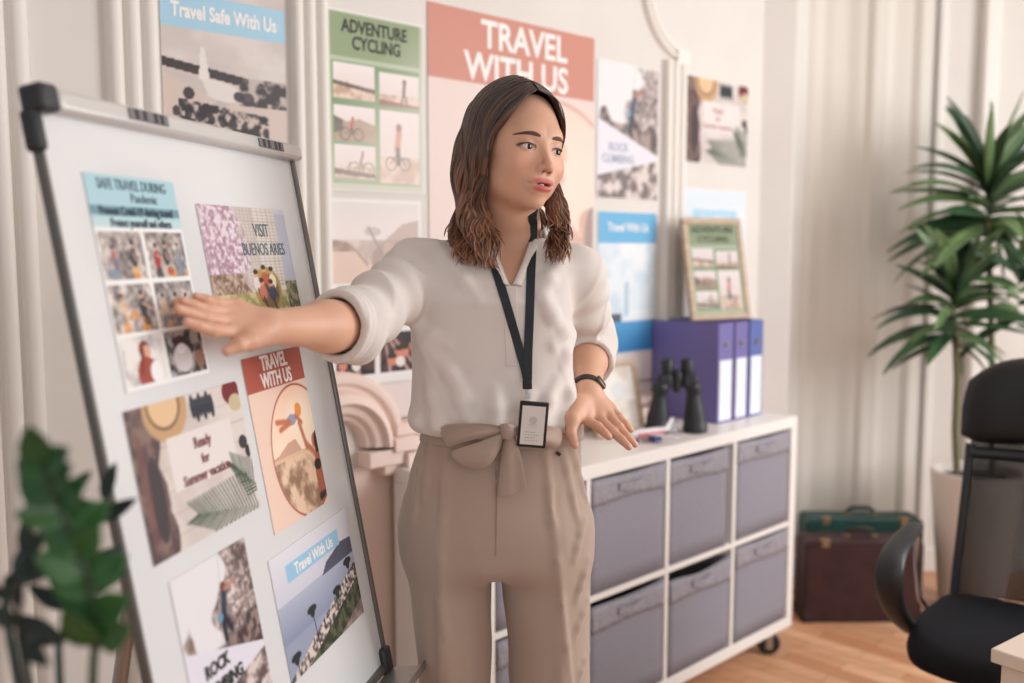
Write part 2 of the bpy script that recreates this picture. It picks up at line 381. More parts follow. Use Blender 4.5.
def pic_cycling(w, h, faded=True):
    im = Img(w, h, (178, 190, 165)); im.rect(.03, .01, .97, .25, (140, 157, 120)); im.rect(0, 0, 1, .01, (196, 204, 186))
    im.rect(.04, .28, .96, .97, (122, 150, 108))
    R = [(.06, .29, .48, .49), (.53, .31, .96, .50), (.06, .53, .48, .73), (.06, .75, .48, .94), (.53, .53, .96, .96)]
    for k, (a, b, c, d) in enumerate(R):
        s = Img(70, 46, (232, 224, 222)) if k < 4 else Img(60, 90, (232, 224, 222))
        s.vgrad(0, 0, 1, .6, (236, 226, 226), (228, 214, 210)); s.noise((s.Y > .62).astype(float), .3, (190, 158, 138), (226, 200, 184))
        def bike(x, y, q, c1):
            s.ring(x-.16*q, y, .13*q, .13*q*s.asp, .18, (70, 62, 62)); s.ring(x+.2*q, y, .13*q, .13*q*s.asp, .18, (70, 62, 62))
            s.line(x-.16*q, y, x+.02*q, y-.16*q, .02, (90, 80, 80)); s.line(x+.02*q, y-.16*q, x+.2*q, y, .02, (90, 80, 80))
            s.line(x, y-.2*q, x+.05*q, y-.42*q, .09*q, c1); s.line(x+.02*q, y-.2*q, x+.03*q, y, .06*q, (60, 54, 56)); s.ell(x+.05*q, y-.5*q, .05*q/s.asp, .06*q, (120, 70, 60))
        if k == 0: s.poly([(0, .5), (1, .66), (1, .78), (0, .62)], (110, 90, 80)); s.line(.33, .5, .34, .7, .03, (60, 45, 40))
        if k == 1: s.poly([(0, .8), (1, .9), (1, 1), (0, 1)], (130, 90, 70)); s.line(.62, .3, .6, .55, .1, (90, 70, 66)); s.line(.6, .55, .54, .85, .05, (60, 50, 50)); s.line(.6, .55, .68, .85, .05, (60, 50, 50)); s.ell(.62, .2, .05, .08, (110, 75, 60))
        if k == 2: s.poly([(0, .3), (.3, .45), (.6, .35), (1, .5), (1, 1), (0, 1)], (150, 125, 100), .8); s.poly([(0, .3), (.2, .4), (.2, .7), (0, .8)], (100, 90, 84)); bike(.4, .8, .9, (205, 60, 50))
        if k == 3: s.poly([(0, .7), (1, .84), (1, .95), (0, .86)], (90, 72, 66)); bike(.62, .7, 1.0, (130, 70, 62))
        if k == 4: bike(.42, .72, 1.0, (205, 110, 95))
        im.paste(s, a, b, c, d)
    if faded:
        t = np.clip((im.Y-.3)*1.0+(im.X-.4)*.6, 0, .5)[..., None]; im.a = im.a*(1-t)+np.array([236, 226, 222])*t
    return im
def pic_airport(w, h):
    im = Img(w, h, (205, 195, 190)); im.vgrad(0, 0, 1, .6, (190, 176, 172), (214, 205, 200)); im.noise(None, .4, (198, 188, 184), (220, 212, 208), al=.6)
    y0 = .16
    im.poly([(0, .59), (1, .72), (1, 1), (0, 1)], (208, 190, 182)); im.poly([(0, .60), (.75, .67), (.72, .72), (0, .65)], (58, 50, 54)); im.noise(((im.Y > .66)*(im.Y < .82)*(im.X > .6)).astype(float), .05, (60, 52, 56), (190, 176, 170), .4, .6)
    im.ell(.45, .75, .19, .055, (222, 214, 210), rot=.2); im.poly([(.28, .70), (.3, .52), (.33, .53), (.37, .70)], (226, 220, 216)); im.poly([(.3, .70), (.0, .66), (.0, .68), (.35, .78)], (198, 188, 184)); im.poly([(.42, .8), (.2, .95), (.28, .95), (.52, .82)], (190, 180, 176))
    im.ell(.6, .77, .05, .03, (70, 60, 66)); im.ell(.2, .78, .045, .035, (60, 52, 56))
    m = ((im.Y > .80+.08*im.X)*(im.X > .12)*(im.X < .85)).astype(float); im.noise(m, .035, (40, 34, 40), (200, 182, 174), .42, .60)
    for i in range(9): im.ell(.1+.09*i, .88+.01*i, .03, .03, (36, 30, 36), .8)
    im.ell(.67, .78, .06, .04, (56, 48, 54), .8)
    im.rect(0, .25, 1, .44, (164, 204, 226))
    return im
def pic_mount(w, h):
    im = Img(w, h, (228, 220, 218)); im.vgrad(0, 0, 1, .4, (220, 214, 214), (232, 222, 218))
    im.poly([(0, .45), (.2, .5), (.4, .75), (.3, 1), (0, 1)], (170, 145, 135)); im.poly([(.45, .6), (.8, .25), (1, .2), (1, 1), (.4, 1)], (196, 178, 170)); im.noise((im.Y > .45).astype(float), .2, (205, 180, 168), (160, 135, 126), al=.5)
    im.poly([(0, .6), (.25, .6), (.5, .95), (.5, 1), (0, 1)], (222, 196, 182)); im.ell(.45, .35, .1, .06, (200, 190, 190)); im.line(.4, .3, .55, .62, .03, (170, 150, 145))
    return im
def pic_dark(w, h, k):
    im = Img(w, h, (40, 28, 30)); r = random.Random(k); im.noise(None, .3, (28, 20, 24), (90, 52, 44), .4, .65)
    for i in range(3): im.line(r.random(), 0, r.random(), 1, .06, (215, 190, 180), .8)
    for i in range(4):
        x, y = r.uniform(.15, .85), r.uniform(.25, .8); im.ell(x, y, .12, .15, (206, 130, 108)); im.ell(x, y-.12, .12, .07, (50, 25, 22))
    im.ell(.5, .75, .12, .14, (232, 222, 220)); return im
# ------------------------------------------------------------------ the room
WHITE = (236, 231, 226)
m_wall = mat('wall_paint', (224, 219, 214), .75, spec=.25, noise=(3, (220, 214, 209)), bump=(60, .08, .002))
m_trim = mat('trim_paint', (234, 229, 223), .5, spec=.35)
m_dado = mat('dado_paint', (236, 214, 204), .55, spec=.3)
m_dadop = mat('dado_panel_paint', (226, 212, 210), .6, spec=.3)
m_ceil = mat('ceiling_paint', (235, 232, 228), .8)
def floor_mat():
    m = mat('parquet', (190, 130, 90), .38, spec=.4); nt = m.node_tree; b = nt.nodes['Principled BSDF']
    tc = nt.nodes['Texture Coordinate']; mp = nt.nodes.new('ShaderNodeMapping'); mp.inputs['Rotation'].default_value = (0, 0, .79)
    br = nt.nodes.new('ShaderNodeTexBrick'); br.offset = .5
    br.inputs['Color1'].default_value = col(236, 188, 150); br.inputs['Color2'].default_value = col(200, 140, 102); br.inputs['Mortar'].default_value = col(132, 84, 56)
    br.inputs['Scale'].default_value = 1; br.inputs['Brick Width'].default_value = .38; br.inputs['Row Height'].default_value = .07; br.inputs['Mortar Size'].default_value = .0012
    nz = nt.nodes.new('ShaderNodeTexNoise'); nz.inputs['Scale'].default_value = 3; nz.inputs['Detail'].default_value = 6
    m2 = nt.nodes.new('ShaderNodeMapping'); m2.inputs['Rotation'].default_value = (0, 0, .79); m2.inputs['Scale'].default_value = (1.5, 14, 1)
    mx = nt.nodes.new('ShaderNodeMix'); mx.data_type = 'RGBA'; mx.blend_type = 'MULTIPLY'; mx.inputs['Factor'].default_value = .35
    cr = nt.nodes.new('ShaderNodeValToRGB'); cr.color_ramp.elements[0].color = (.45, .4, .35, 1); cr.color_ramp.elements[1].color = (1, 1, 1, 1); cr.color_ramp.elements[0].position = .3; cr.color_ramp.elements[1].position = .65
    L = nt.links.new
    L(tc.outputs['Object'], mp.inputs['Vector']); L(mp.outputs['Vector'], br.inputs['Vector']); L(tc.outputs['Object'], m2.inputs['Vector']); L(m2.outputs['Vector'], nz.inputs['Vector'])
    L(nz.outputs['Fac'], cr.inputs['Fac']); L(br.outputs['Color'], mx.inputs['A']); L(cr.outputs['Color'], mx.inputs['B']); L(mx.outputs['Result'], b.inputs['Base Color'])
    return m
m_floor = floor_mat()
CEIL = 3.2
def RM(): return ROOM.copy()
struct('floor', MB().bx(-3.2, 4.6, -2.5, 4.6, -.1, 0), m_floor, smooth=0)
struct('ceiling', MB().bx(-3.2, 4.6, -2.5, 4.6, CEIL, CEIL+.1), m_ceil, smooth=0)
YW = 4.34                                                   # the canted right-hand wall faces the camera
d = ROOM @ Vector((0, WALLY, 0)); t_ = (YW-d.y)/ROOM.col[0].y; XC = t_   # room x of the corner
struct('wall_back', MB().bx(-1.6, XC+.1, WALLY, WALLY+.12, 0, CEIL, RM()), m_wall, smooth=0)
cx = (ROOM @ Vector((XC, WALLY, 0))).x
struct('wall_right', MB().bx(cx-.02, 4.5, YW, YW+.12, 0, CEIL), m_wall, smooth=0)
px_pil = P(750, 300, 3.98).x; px_pil2 = P(792, 300, 3.98).x
# pilaster between the two walls
mb = MB(); q0 = ROOM.inverted() @ Vector((P(750, 300, 4).x, 4, 0)); xs = px_pil
yb = (ROOM @ Vector((q0.x, WALLY, 0)))
a = ROOM @ Vector((q0.x-.0, WALLY+.02, 0))
mb.prism([(a.x, a.y), (px_pil2, a.y), (px_pil2, YW+.02), (a.x+.1, YW+.02)], 0, CEIL)
struct('trim_1', mb, m_wall, smooth=0, bevel=.01)
# plaster frames on the back wall (room frame: x along, -y out of the wall)
def reeded(x0, x1, z0, z1, n=3, dep=.028):
    mb = MB(); w = (x1-x0)/n
    prof = [(x0, 0)]
    for i in range(n):
        a = x0+i*w
        for k in range(7):
            an = PI*k/6; prof.append((a+w*.08+w*.84*(1-math.cos(an))/2, -dep*(.35+.65*math.sin(an)**.7)))
    prof.append((x1, 0))
    vs = [(x, WALLY+.001+y, z) for z in (z0, z1) for x, y in prof]; k = len(prof)
    mb.add(vs, [(i, i+1, k+i+1, k+i) for i in range(k-1)]+[tuple(range(k)), tuple(range(2*k-1, k-1, -1))], 0, RM())
    return mb
struct('trim_2', reeded(.52, .70, 0, CEIL-.4, 4), m_trim, smooth=60)
struct('trim_3', reeded(.855, .975, 0, CEIL-.4, 3), m_trim, smooth=60)
struct('trim_4', reeded(1.315, 1.425, 0, CEIL-.4, 3), m_trim, smooth=60)
struct('trim_5', reeded(2.845, 2.975, .99, 2.17, 3, .03), m_trim, smooth=60)
def band(pts, wid, dep, mb=None, ridges=2):           # moulding following a line of (x, z) points on the wall
    mb = mb or MB(); rows = []
    pts = [Vector((p[0], p[1])) for p in pts]; k = len(pts)
    for i in range(k):
        t = (pts[min(i+1, k-1)]-pts[max(i-1, 0)]).normalized(); n = Vector((-t.y, t.x)); r = []
        N = 6*ridges
        for j in range(N+1):
            s = j/N; y = dep*(.3+.7*abs(math.sin(PI*s*ridges))**.6) if 0 < j < N else 0
            q = pts[i]+n*(s-.5)*wid; r.append((q.x, WALLY+.001-y, q.y))
        rows.append(r)
    return mb.surf(rows, RM())
def arcp(cx, cz, r, a0, a1, n=14): return [(cx+r*math.cos(a0+(a1-a0)*i/n), cz+r*math.sin(a0+(a1-a0)*i/n)) for i in range(n+1)]
mb = band(arcp(2.97, 2.43, .235, PI, PI*1.5), .05, .024)
band([(2.71, 2.40), (2.71, 2.52), (1.5, 2.52)], .05, .024, mb)
for bx_, bz in ((2.73, 2.43), (2.945, 2.185)): mb.box((bx_, WALLY-.012, bz), (.075, .028, .05), RM())
struct('trim_6', mb, m_trim, smooth=60)
# dado rail with its scalloped corner, standing proud of the wall
mb = MB()
RC = arcp(1.425, .955, .185, PI/2, 0.05, 18)
rows = []
for (r, y) in ((.215, 0), (.215, -.03), (.205, -.045), (.185, -.045), (.178, -.03), (.17, -.03), (.158, -.06), (.135, -.075), (.128, -.055), (.105, -.05), (.098, -.035), (.085, -.03), (.08, 0)):
    rows.append([(x, WALLY+.001+y, z) for x, z in arcp(1.425, .955, r, PI/2+.45, 0.0, 24)])
mb.surf(rows, RM())
for (x0, x1, z0, z1, dp) in ((1.60, 1.70, .975, 1.01, .05), (1.58, 1.66, .935, .975, .07), (1.50, 1.62, .90, .945, .06), (1.66, 3.4, .935, .965, .045), (1.62, 3.4, .875, .93, .075), (1.56, 1.64, .87, .90, .045)):
    mb.bx(x0, x1, WALLY-dp, WALLY+.01, z0, z1, RM())
struct('trim_7', mb, m_dado, smooth=30, bevel=.004)
struct('trim_8', MB().bx(1.43, 2.84, WALLY-.004, WALLY+.01, 1.01, 1.118, RM()).bx(1.64, 2.84, WALLY-.004, WALLY+.01, .94, 1.02, RM()), m_dadop, smooth=0)
struct('trim_9', MB().bx(1.43, 3.3, WALLY-.006, WALLY+.01, .12, .90, RM()), m_dado, smooth=0)
struct('baseboard_back', MB().bx(-1.6, XC, WALLY-.02, WALLY+.01, 0, .11, RM()), m_trim, smooth=0, bevel=.004)
struct('baseboard_right', MB().bx(cx, 4.5, YW-.02, YW+.01, 0, .11), m_trim, smooth=0, bevel=.004)
# slim plaster ribs on the right-hand wall
for i, (a, b) in enumerate(((926, 936), (968, 984), (1060, 1080))):
    x0, x1 = P(a, 300, YW).x, P(b, 300, YW).x
    struct('trim_%d' % (10+i), MB().bx(x0, x1, YW-.05 if i else YW-.02, YW+.01, .11, CEIL-.3), m_trim, smooth=0, bevel=.012)
# curtain hanging before the right-hand wall
m_curt = mat('curtain_cloth', (222, 216, 208), .8, spec=.2, sheen=.2, bump=(180, .12, .001, (1, 1, .2)))
x0, x1 = P(790, 300, YW-.12).x, P(926, 300, YW-.12).x
rows = []; K = 110
fold = [(.0, .00), (.05, -.055), (.14, -.06), (.24, -.022), (.40, -.012), (.52, -.03), (.58, -.066), (.66, -.05), (.74, -.018), (.86, -.012), (.93, -.05), (1.0, -.035)]
def fy(s):
    for (a, ya), (b, yb_) in zip(fold, fold[1:]):
        if s <= b: t = (s-a)/(b-a); t = t*t*(3-2*t); return ya+(yb_-ya)*t
    return fold[-1][1]
for i in range(13):
    z = .03+(2.9-.03)*i/12
    rows.append([(x0+(x1-x0)*j/K, YW-.05+.62*fy(j/K)+.002*math.sin(j*.31+.1*i), z) for j in range(K+1)])
t = root('curtain', 'long off-white curtain hanging in soft folds behind the two suitcases', 'curtain', Vector(((x0+x1)/2, YW-.05, 0)))
obj('cloth', MB().surf(rows), m_curt, t, world=True, smooth=180, thick=.004)
mb = MB().tube([(x0-.1, YW-.09, 2.92), (x1+.1, YW-.09, 2.92)], .012)
obj('rod', mb, mat('brushed_steel', (180, 180, 180), .3, metal=1), t, world=True)

# ------------------------------------------------------------------ cube shelf on castors with fabric boxes
m_lam = mat('white_laminate', (238, 234, 230), .35, spec=.45)
m_lamin = mat('laminate_inside', (206, 186, 166), .5)
SX0, SX1, SY0, SY1, SZ0, SZ1 = 1.60, 3.15, 1.754, 2.128, .098, .888
SM = ROOM.copy(); SM.translation = ROOM @ Vector((SX0, SY0, 0))
shelf = root('cube_shelf', 'long low white shelf unit of two rows of cubes, rolling on castors', 'shelf unit', SM)
T = .04; W_ = SX1-SX0; D = SY1-SY0
obj('frame', MB().bx(0, W_, 0, D, SZ1-T, SZ1).bx(0, W_, 0, D, SZ0, SZ0+T).bx(0, T, 0, D, SZ0+T, SZ1-T).bx(W_-T, W_, 0, D, SZ0+T, SZ1-T), m_lam, shelf, bevel=.002)
cw = (W_-2*T-3*.018)/4; chh = (SZ1-SZ0-2*T-.018)/2
mb = MB()
for i in range(3): a = T+cw*(i+1)+.018*i; mb.bx(a, a+.018, .001, D-.003, SZ0+T, SZ1-T)
obj('upright', mb, m_lam, shelf, bevel=.001)
obj('middle_shelf', MB().bx(T, W_-T, .002, D-.004, SZ0+T+chh, SZ0+T+chh+.018), m_lam, shelf, bevel=.001)
m_rub = mat('castor_rubber', (28, 28, 30), .5); m_steel = MATS['brushed_steel']
for (a, b) in ((.07, .045), (W_-.085, .045), (.07, D-.07), (W_-.10, D-.07)):
    mb = MB(); Mw = Matrix.Translation((a, b, .043)) @ Matrix.Rotation(-.8, 4, 'Z') @ Matrix.Rotation(PI/2, 4, 'X')
    mb.lathe([(.012, -.016), (.036, -.016), (.0425, -.009), (.0425, .009), (.036, .016), (.012, .016)], 24, Mw)
    c = obj('castor', mb, m_rub, shelf)
    f = MB().box((0, 0, .058), (.045, .045, .006), Matrix.Translation((a, b, .0365)))
    f.bx(-.012, .012, -.020, -.0165, -.01, .058, Matrix.Translation((a, b, .035)) @ Matrix.Rotation(-.8, 4, 'Z')).bx(-.012, .012, .0165, .020, -.01, .058, Matrix.Translation((a, b, .035)) @ Matrix.Rotation(-.8, 4, 'Z'))
    f2 = obj('castor_fork', f, m_steel, c)
m_bin = mat('grey_felt_fabric', (152, 150, 160), .9, spec=.12, noise=(220, (138, 136, 147)), bump=(500, .12, .0004))
m_bind = mat('grey_band_fabric', (164, 160, 168), .9, spec=.12, noise=(120, (142, 138, 146)), bump=(40, .12, .002))
m_bini = mat('box_lining', (60, 60, 66), .9)
bl = {(0, 1): 'grey fabric box at the far left end of the upper shelf row, behind the woman', (0, 0): 'grey fabric box at the far left end of the lower shelf row, behind the woman',
      (1, 1): 'grey fabric box in the upper shelf row just right of the trousers', (1, 0): 'grey fabric box in the lower shelf row just right of the trousers',
      (2, 1): 'grey fabric box in the upper shelf row below the binoculars, leaving a gap beside it', (2, 0): 'grey fabric box in the lower shelf row with a dark gap above its sagging rim',
      (3, 1): 'grey fabric box in the upper shelf row at the end nearest the suitcases', (3, 0): 'grey fabric box in the lower shelf row above the visible castor'}
for (i, j), lab in bl.items():
    x = T+i*(cw+.018)+cw/2; w = cw-(.045 if (i, j) == (2, 1) else .014); x += -.016 if (i, j) == (2, 1) else 0
    z0 = SZ0+T+(chh+.018)*j+.001; h = chh-{(2, 0): .03, (1, 0): .018, (2, 1): .012}.get((i, j), .008); y0 = .006+.003*((i*3+j) % 3); dd = D-.03
    M = SM @ Matrix.Translation((x, y0, z0)) @ Matrix.Rotation({(2, 1): -.02, (2, 0): .01}.get((i, j), 0), 4, 'Z')
    r = root('storage_box', lab, 'storage box', M, 'grey fabric boxes in the cube shelf')
    mb = MB(); th = .005; N = 12; DIP = .012 if (i, j) == (2, 0) else .004
    def wall(xa, ya, xb, yb):
        rows = []
        for k in range(7):
            z = h*k/6; sag = 0 if k < 6 else 1; row = []
            for q in range(N+1):
                s = q/N; dip = -DIP*math.sin(PI*s)**2*sag; bul = .003*math.sin(PI*s)*math.sin(PI*k/6)
                nx, ny = (yb-ya), -(xb-xa); l = math.hypot(nx, ny)
                row.append((xa+(xb-xa)*s+nx/l*bul, ya+(yb-ya)*s+ny/l*bul, z+dip))
            rows.append(row)
        mb.surf(rows)
    a, b = w/2, dd
    wall(-a, .0, a, .0); wall(a, 0, a, b); wall(a, b, -a, b); wall(-a, b, -a, 0)
    mb.bx(-a, a, 0, b, 0, .004)
    bd = obj('body', mb, m_bin, r, thick=th, smooth=60)
    mb = MB(); rows = []
    for k in range(5):
        z = h-.075+.072*k/4; row = []
        for q in range(25):
            s = q/24; row.append((-a+w*s, -.0065-.0015*math.sin(s*40+k)-.001*math.sin(s*90), z-(DIP*math.sin(PI*s)**2 if k == 4 else .003*math.sin(s*7+i))))
        rows.append(row)
    mb.surf(rows); obj('top_band', mb, m_bind, r, thick=.003, smooth=70)
    mb = MB(); pts = [(-.055+.11*q/12, -.012-.008*math.sin(PI*q/12), h-.035-.004*math.sin(PI*q/12)) for q in range(13)]
    mb.ribbon(pts, .022, .003, (0, 0, 1)); obj('pull_strap', mb, m_bind, r, smooth=50)
# ------------------------------------------------------------------ things on the shelf
TOP = SZ1+.0005
m_purp = mat('purple_card', (116, 108, 166), .45, spec=.4); m_blue = mat('blue_card', (92, 108, 172), .4); m_lab = mat('white_label', (232, 232, 240), .5)
m_hole = mat('finger_ring_metal', (190, 190, 196), .3, metal=.9); m_blk = mat('black_plastic', (18, 18, 20), .4)
m_pag = mat('paper_pages', (225, 220, 212), .7)
for k, (x0, x1, cm, lab) in enumerate(((2.800, 2.892, m_purp, 'purple lever arch binder whose broad side faces the binoculars, spine with white label'),
                                       (2.904, 2.986, m_purp, 'purple lever arch binder standing between the other two binders'), (2.998, 3.086, m_blue, 'blue lever arch binder at the outer end of the row'))):
    M = ROOM.copy(); M.translation = ROOM @ Vector((x0, 1.866, TOP)); w = x1-x0; h = .348; dp = .285
    r = root('lever_arch_binder', lab, 'binder', M, 'lever arch binders standing in a row')
    obj('cover', MB().bx(0, .004, .0, dp, 0, h).bx(w-.004, w, .0, dp, 0, h).bx(.004, w-.004, 0, .004, 0, h), cm, r, bevel=.0012)
    obj('pages', MB().bx(.008, w-.012, .03, dp-.012, .012, h-.015), m_pag, r)
    obj('label', MB().bx(.009, w-.009, -.0012, 0, .008, h*.63), m_lab, r)
    mb = MB().lathe([(.007, 0), (.0135, 0), (.0135, .003), (.007, .003)], 24, Matrix.Translation((w/2, -.0002, h*.78)) @ Matrix.Rotation(PI/2, 4, 'X'), cap=False)
    rg = obj('finger_ring', mb, m_hole, r)
    obj('finger_hole', MB().lathe([(.0075, 0), (.0075, .001)], 20, Matrix.Translation((w/2, -.0003, h*.78)) @ Matrix.Rotation(PI/2, 4, 'X')), m_blk, r)
# picture frame on the binders
m_wood = mat('pale_frame_wood', (196, 172, 146), .5, noise=(18, (170, 146, 120), (1, 1, 8)))
def photo_frame(c, w, h, az, tilt, img, lab, z, back=.22, mw=m_wood, fw=.022, text=None):
    M = Matrix.Translation(c) @ Matrix.Rotation(az, 4, 'Z') @ Matrix.Rotation(-tilt, 4, 'X')   # local x right, z up, -y to viewer; base at z=0
    r = root('photo_frame', lab, 'picture frame', M)
    mb = MB()
    mb.bx(-w/2, w/2, -.008, .010, 0, fw).bx(-w/2, w/2, -.008, .010, h-fw, h).bx(-w/2, -w/2+fw, -.008, .010, fw, h-fw).bx(w/2-fw, w/2, -.008, .010, fw, h-fw)
    obj('frame', mb, mw, r, bevel=.003)
    obj('back_board', MB().bx(-w/2+.004, w/2-.004, .003, .009, .004, h-.004), mat('dark_back_board', (70, 52, 42), .8), r)
    F = M @ Matrix.Translation((0, -.001, h/2)) @ Matrix.Rotation(PI/2, 4, 'X')
    pr = print_mesh('print', img, w-2*fw+.004, h-2*fw+.004, F, r, z=0.002)
    ang = -tilt-.38; L = h*.70
    mb = MB().bx(-.03, .03, 0, .004, -L, 0, Matrix.Translation((0, .010, h*.72)) @ Matrix.Rotation(tilt+.30, 4, 'X'))
    obj('stand', mb, mat('dark_back_board', (0, 0, 0)), r)
    return r, F
im = pic_cycling(90, 120, faded=False); im.a = im.a*.9
pp = P(687+36, 321, 3.36)
c = Vector((.775, 3.395, TOP+.350))
c = ROOM @ Vector((2.955, 1.96, 0)); c.z = TOP+.3500
fr, F = photo_frame(c, .270, .372, .48, .20, im, 'wooden frame with a green cycling print, standing on top of the binders', 0)
mb = text_mesh('ADVENTURE\nCYCLING', .034, F @ Matrix.Translation((0, .125, .0035))); obj('lettering', mb, mat('dark_ink', (40, 42, 36), .6), fr, world=True, smooth=0)
im = Img(50, 60, (222, 216, 208)); im.noise(None, .5, (228, 224, 218), (205, 196, 186))
im.noise((im.Y > .55).astype(float), .3, (222, 212, 200), (196, 188, 180)); im.ell(.6, .4, .2, .15, (200, 205, 210), .6)
c = P(621, 427, 3.08); c.z = TOP
photo_frame(c, .20, .245, .55, .26, im, 'pale wooden frame with a faded print, leaning beside the toy aeroplane', 0, fw=.018)
# binoculars
m_bn = mat('binocular_rubber', (34, 36, 42), .45, spec=.5, bump=(300, .3, .0008)); m_gl = mat('dark_lens', (20, 24, 34), .08, spec=.8)
c = P(676, 426, 3.14); c.z = TOP
r = root('binoculars', 'large black binoculars standing upright on the shelf against the purple binder', 'binoculars', Matrix.Translation(c) @ Matrix.Rotation(.12, 4, 'Z'))
for sx in (-1, 1):
    x = .066*sx; a = -.09*sx
    M = Matrix.Translation((x, 0, 0)) @ Matrix.Rotation(-.07*sx, 4, 'Y')
    mb = MB().lathe([(.034, 0), (.041, .001), (.042, .02), (.038, .026), (.0375, .05), (.030, .085), (.024, .12), (.023, .135), (.027, .14), (.027, .16), (.020, .168)], 28, M)
    b = obj('barrel', mb, m_bn, r, smooth=50)
    obj('prism_housing', MB().prism([(-.022, -.02), (.022, -.02), (.027, 0), (.022, .02), (-.022, .02), (-.027, 0)], .150, .195, Matrix.Translation((.043*sx, 0, 0))), m_bn, r, bevel=.006)
    obj('eyepiece', MB().lathe([(.015, .192), (.016, .205), (.021, .208), (.022, .238), (.019, .244), (.013, .244), (.012, .236)], 24, Matrix.Translation((.034*sx, 0, 0))), m_bn, r, smooth=50)
mb = MB().box((0, 0, .165), (.05, .014, .03)).box((0, 0, .20), (.045, .012, .012)).lathe([(.012, .135), (.013, .14), (.013, .205), (.010, .21)], 16).lathe([(.017, .172), (.0175, .175), (.0175, .198), (.016, .20)], 20, Matrix.Translation((0, -.004, 0)))
obj('bridge', mb, m_bn, r, bevel=.002)
# toy aeroplane
m_pw = mat('toy_white', (226, 226, 232), .35); m_pb = mat('toy_blue', (52, 72, 140), .4); m_pr = mat('toy_red', (200, 120, 124), .4)
c = P(650, 432, 2.99); c.z = TOP
r = root('toy_aeroplane', 'small white and blue toy aeroplane on the shelf below her fingers', 'toy', Matrix.Translation(c) @ Matrix.Rotation(.55, 4, 'Z'))
mb = MB(); M = Matrix.Translation((0, 0, .03)) @ Matrix.Rotation(PI/2, 4, 'Y') @ Matrix.Rotation(0, 4, 'Z')
mb.lathe([(.001, -.085), (.006, -.08), (.012, -.06), (.013, -.02), (.013, .03), (.009, .06), (.004, .085), (.001, .088)], 16, M)
obj('fuselage', mb, m_pw, r, smooth=60)
obj('wing', MB().prism([(-.02, 0), (.02, 0), (.045, .09), (.03, .09)], .022, .025).prism([(-.02, 0), (.02, 0), (.045, -.09), (.03, -.09)], .022, .025), m_pw, r)
obj('tail_fin', MB().prism([(.055, .03), (.08, .03), (.098, .066), (.085, .066)], -.001, .001, Matrix.Rotation(PI/2, 4, 'X')).bx(.07, .085, -.03, .03, .032, .034), m_pw, r)
obj('stripe', MB().lathe([(.0123, -.06), (.0133, -.02), (.0133, .03), (.0093, .06)], 16, M @ Matrix.Diagonal((1, 1.02, 1, 1)) @ Matrix.Translation((.0012, 0, 0)), cap=False), m_pr, r)
for sy in (-1, 1): obj('engine', MB().lathe([(.007, -.014), (.009, -.01), (.008, .012), (.004, .016)], 14, Matrix.Translation((.0, .035*sy, .014)) @ Matrix.Rotation(PI/2, 4, 'Y')), m_pb, r, smooth=50)
obj('wheel', MB().tube([(-.05, 0, .004), (-.05, 0, .02)], .003).tube([(-.05, -.003, .005), (-.05, .003, .005)], .005), m_pb, r)
obj('wheel', MB().tube([(.01, -.016, .005), (.01, .016, .005)], .005).bx(.006, .014, -.014, .014, .005, .02), m_pb, r)
# ------------------------------------------------------------------ paper on the wall and on the whiteboard
m_paper = mat('white_paper', (236, 234, 233), .55, spec=.3)
m_inkd = mat('dark_ink', (40, 42, 36), .6); m_inkw = mat('white_ink', (243, 238, 236), .6); m_inkr = mat('maroon_ink', (120, 62, 66), .6); m_inkg = mat('slate_ink', (84, 104, 116), .6)
m_inkn = mat('navy_ink', (52, 70, 84), .6); m_inkp = mat('faded_ink', (160, 172, 190), .6); m_inkpr = mat('rose_ink', (188, 140, 140), .6)
def wallM(x0, x1, z0, z1, off=.002):
    M = frame_of(ROOM.col[0].xyz, Vector((0, 0, 1)), ROOM @ Vector(((x0+x1)/2, WALLY-off, (z0+z1)/2))); return M, x1-x0, z1-z0
def poster(name, lab, M, w, h, img, texts, group=None, border=.006, cat='poster', paper=None, curl=0):
    r = root(name, lab, cat, M, group)
    obj('paper', MB().bx(-w/2, w/2, -h/2, h/2, 0, .0006), paper or m_paper, r, smooth=0)
    if img: print_mesh('print', img, w-2*border, h-2*border, M, r, z=.0010)
    for t in texts:
        body, size, x, y, m = t[:5]; xs = t[5] if len(t) > 5 else 1; bold = t[6] if len(t) > 6 else 0; rot = t[7] if len(t) > 7 else 0
        mb = text_mesh(body, size, Matrix.Translation((x, y, .0014)) @ Matrix.Rotation(rot, 4, 'Z'), xs=xs, bold=bold)
        obj('lettering', mb, m, r, smooth=0)
    return r
Z = .085
M, w, h = wallM(.983, 1.303, 1.762, 2.19)
poster('wall_poster', 'airport poster on the wall above the whiteboard, pale blue band with white title', M, w, h, pic_airport(110, 160),
       [('Travel Safe With Us', .046, 0, h*.155, m_inkw, .72, .0014, 0)], border=.0)
M, w, h = wallM(1.422, 1.745, 1.565+Z, 2.032+Z)
poster('wall_poster', 'green cycling poster with five photos, left of the big red-topped poster', M, w, h, pic_cycling(160, 230),
       [('ADVENTURE', .047, -.005, h*.415, m_inkd, .80, .0012, 0), ('CYCLING', .047, .0, h*.325, m_inkd, .80, .0012, 0)], border=.004)
M, w, h = wallM(1.422, 1.73, 1.04+Z, 1.545+Z)
im = Img(150, 240, (232, 228, 228)); im.paste(pic_mount(100, 70), .02, .02, .98, .45)
im.paste(pic_dark(60, 60, 3), .04, .73, .46, .955); im.paste(pic_dark(60, 60, 8), .52, .73, .98, .955); im.line(.5, .7, .5, 1, .01, (235, 230, 230))
poster('wall_poster', 'white poster behind her raised sleeve, mountain photo above and two dark people photos below', M, w, h, im, [], border=.003)
M, w, h = wallM(1.76, 2.472, 1.08+Z, 2.103+Z)
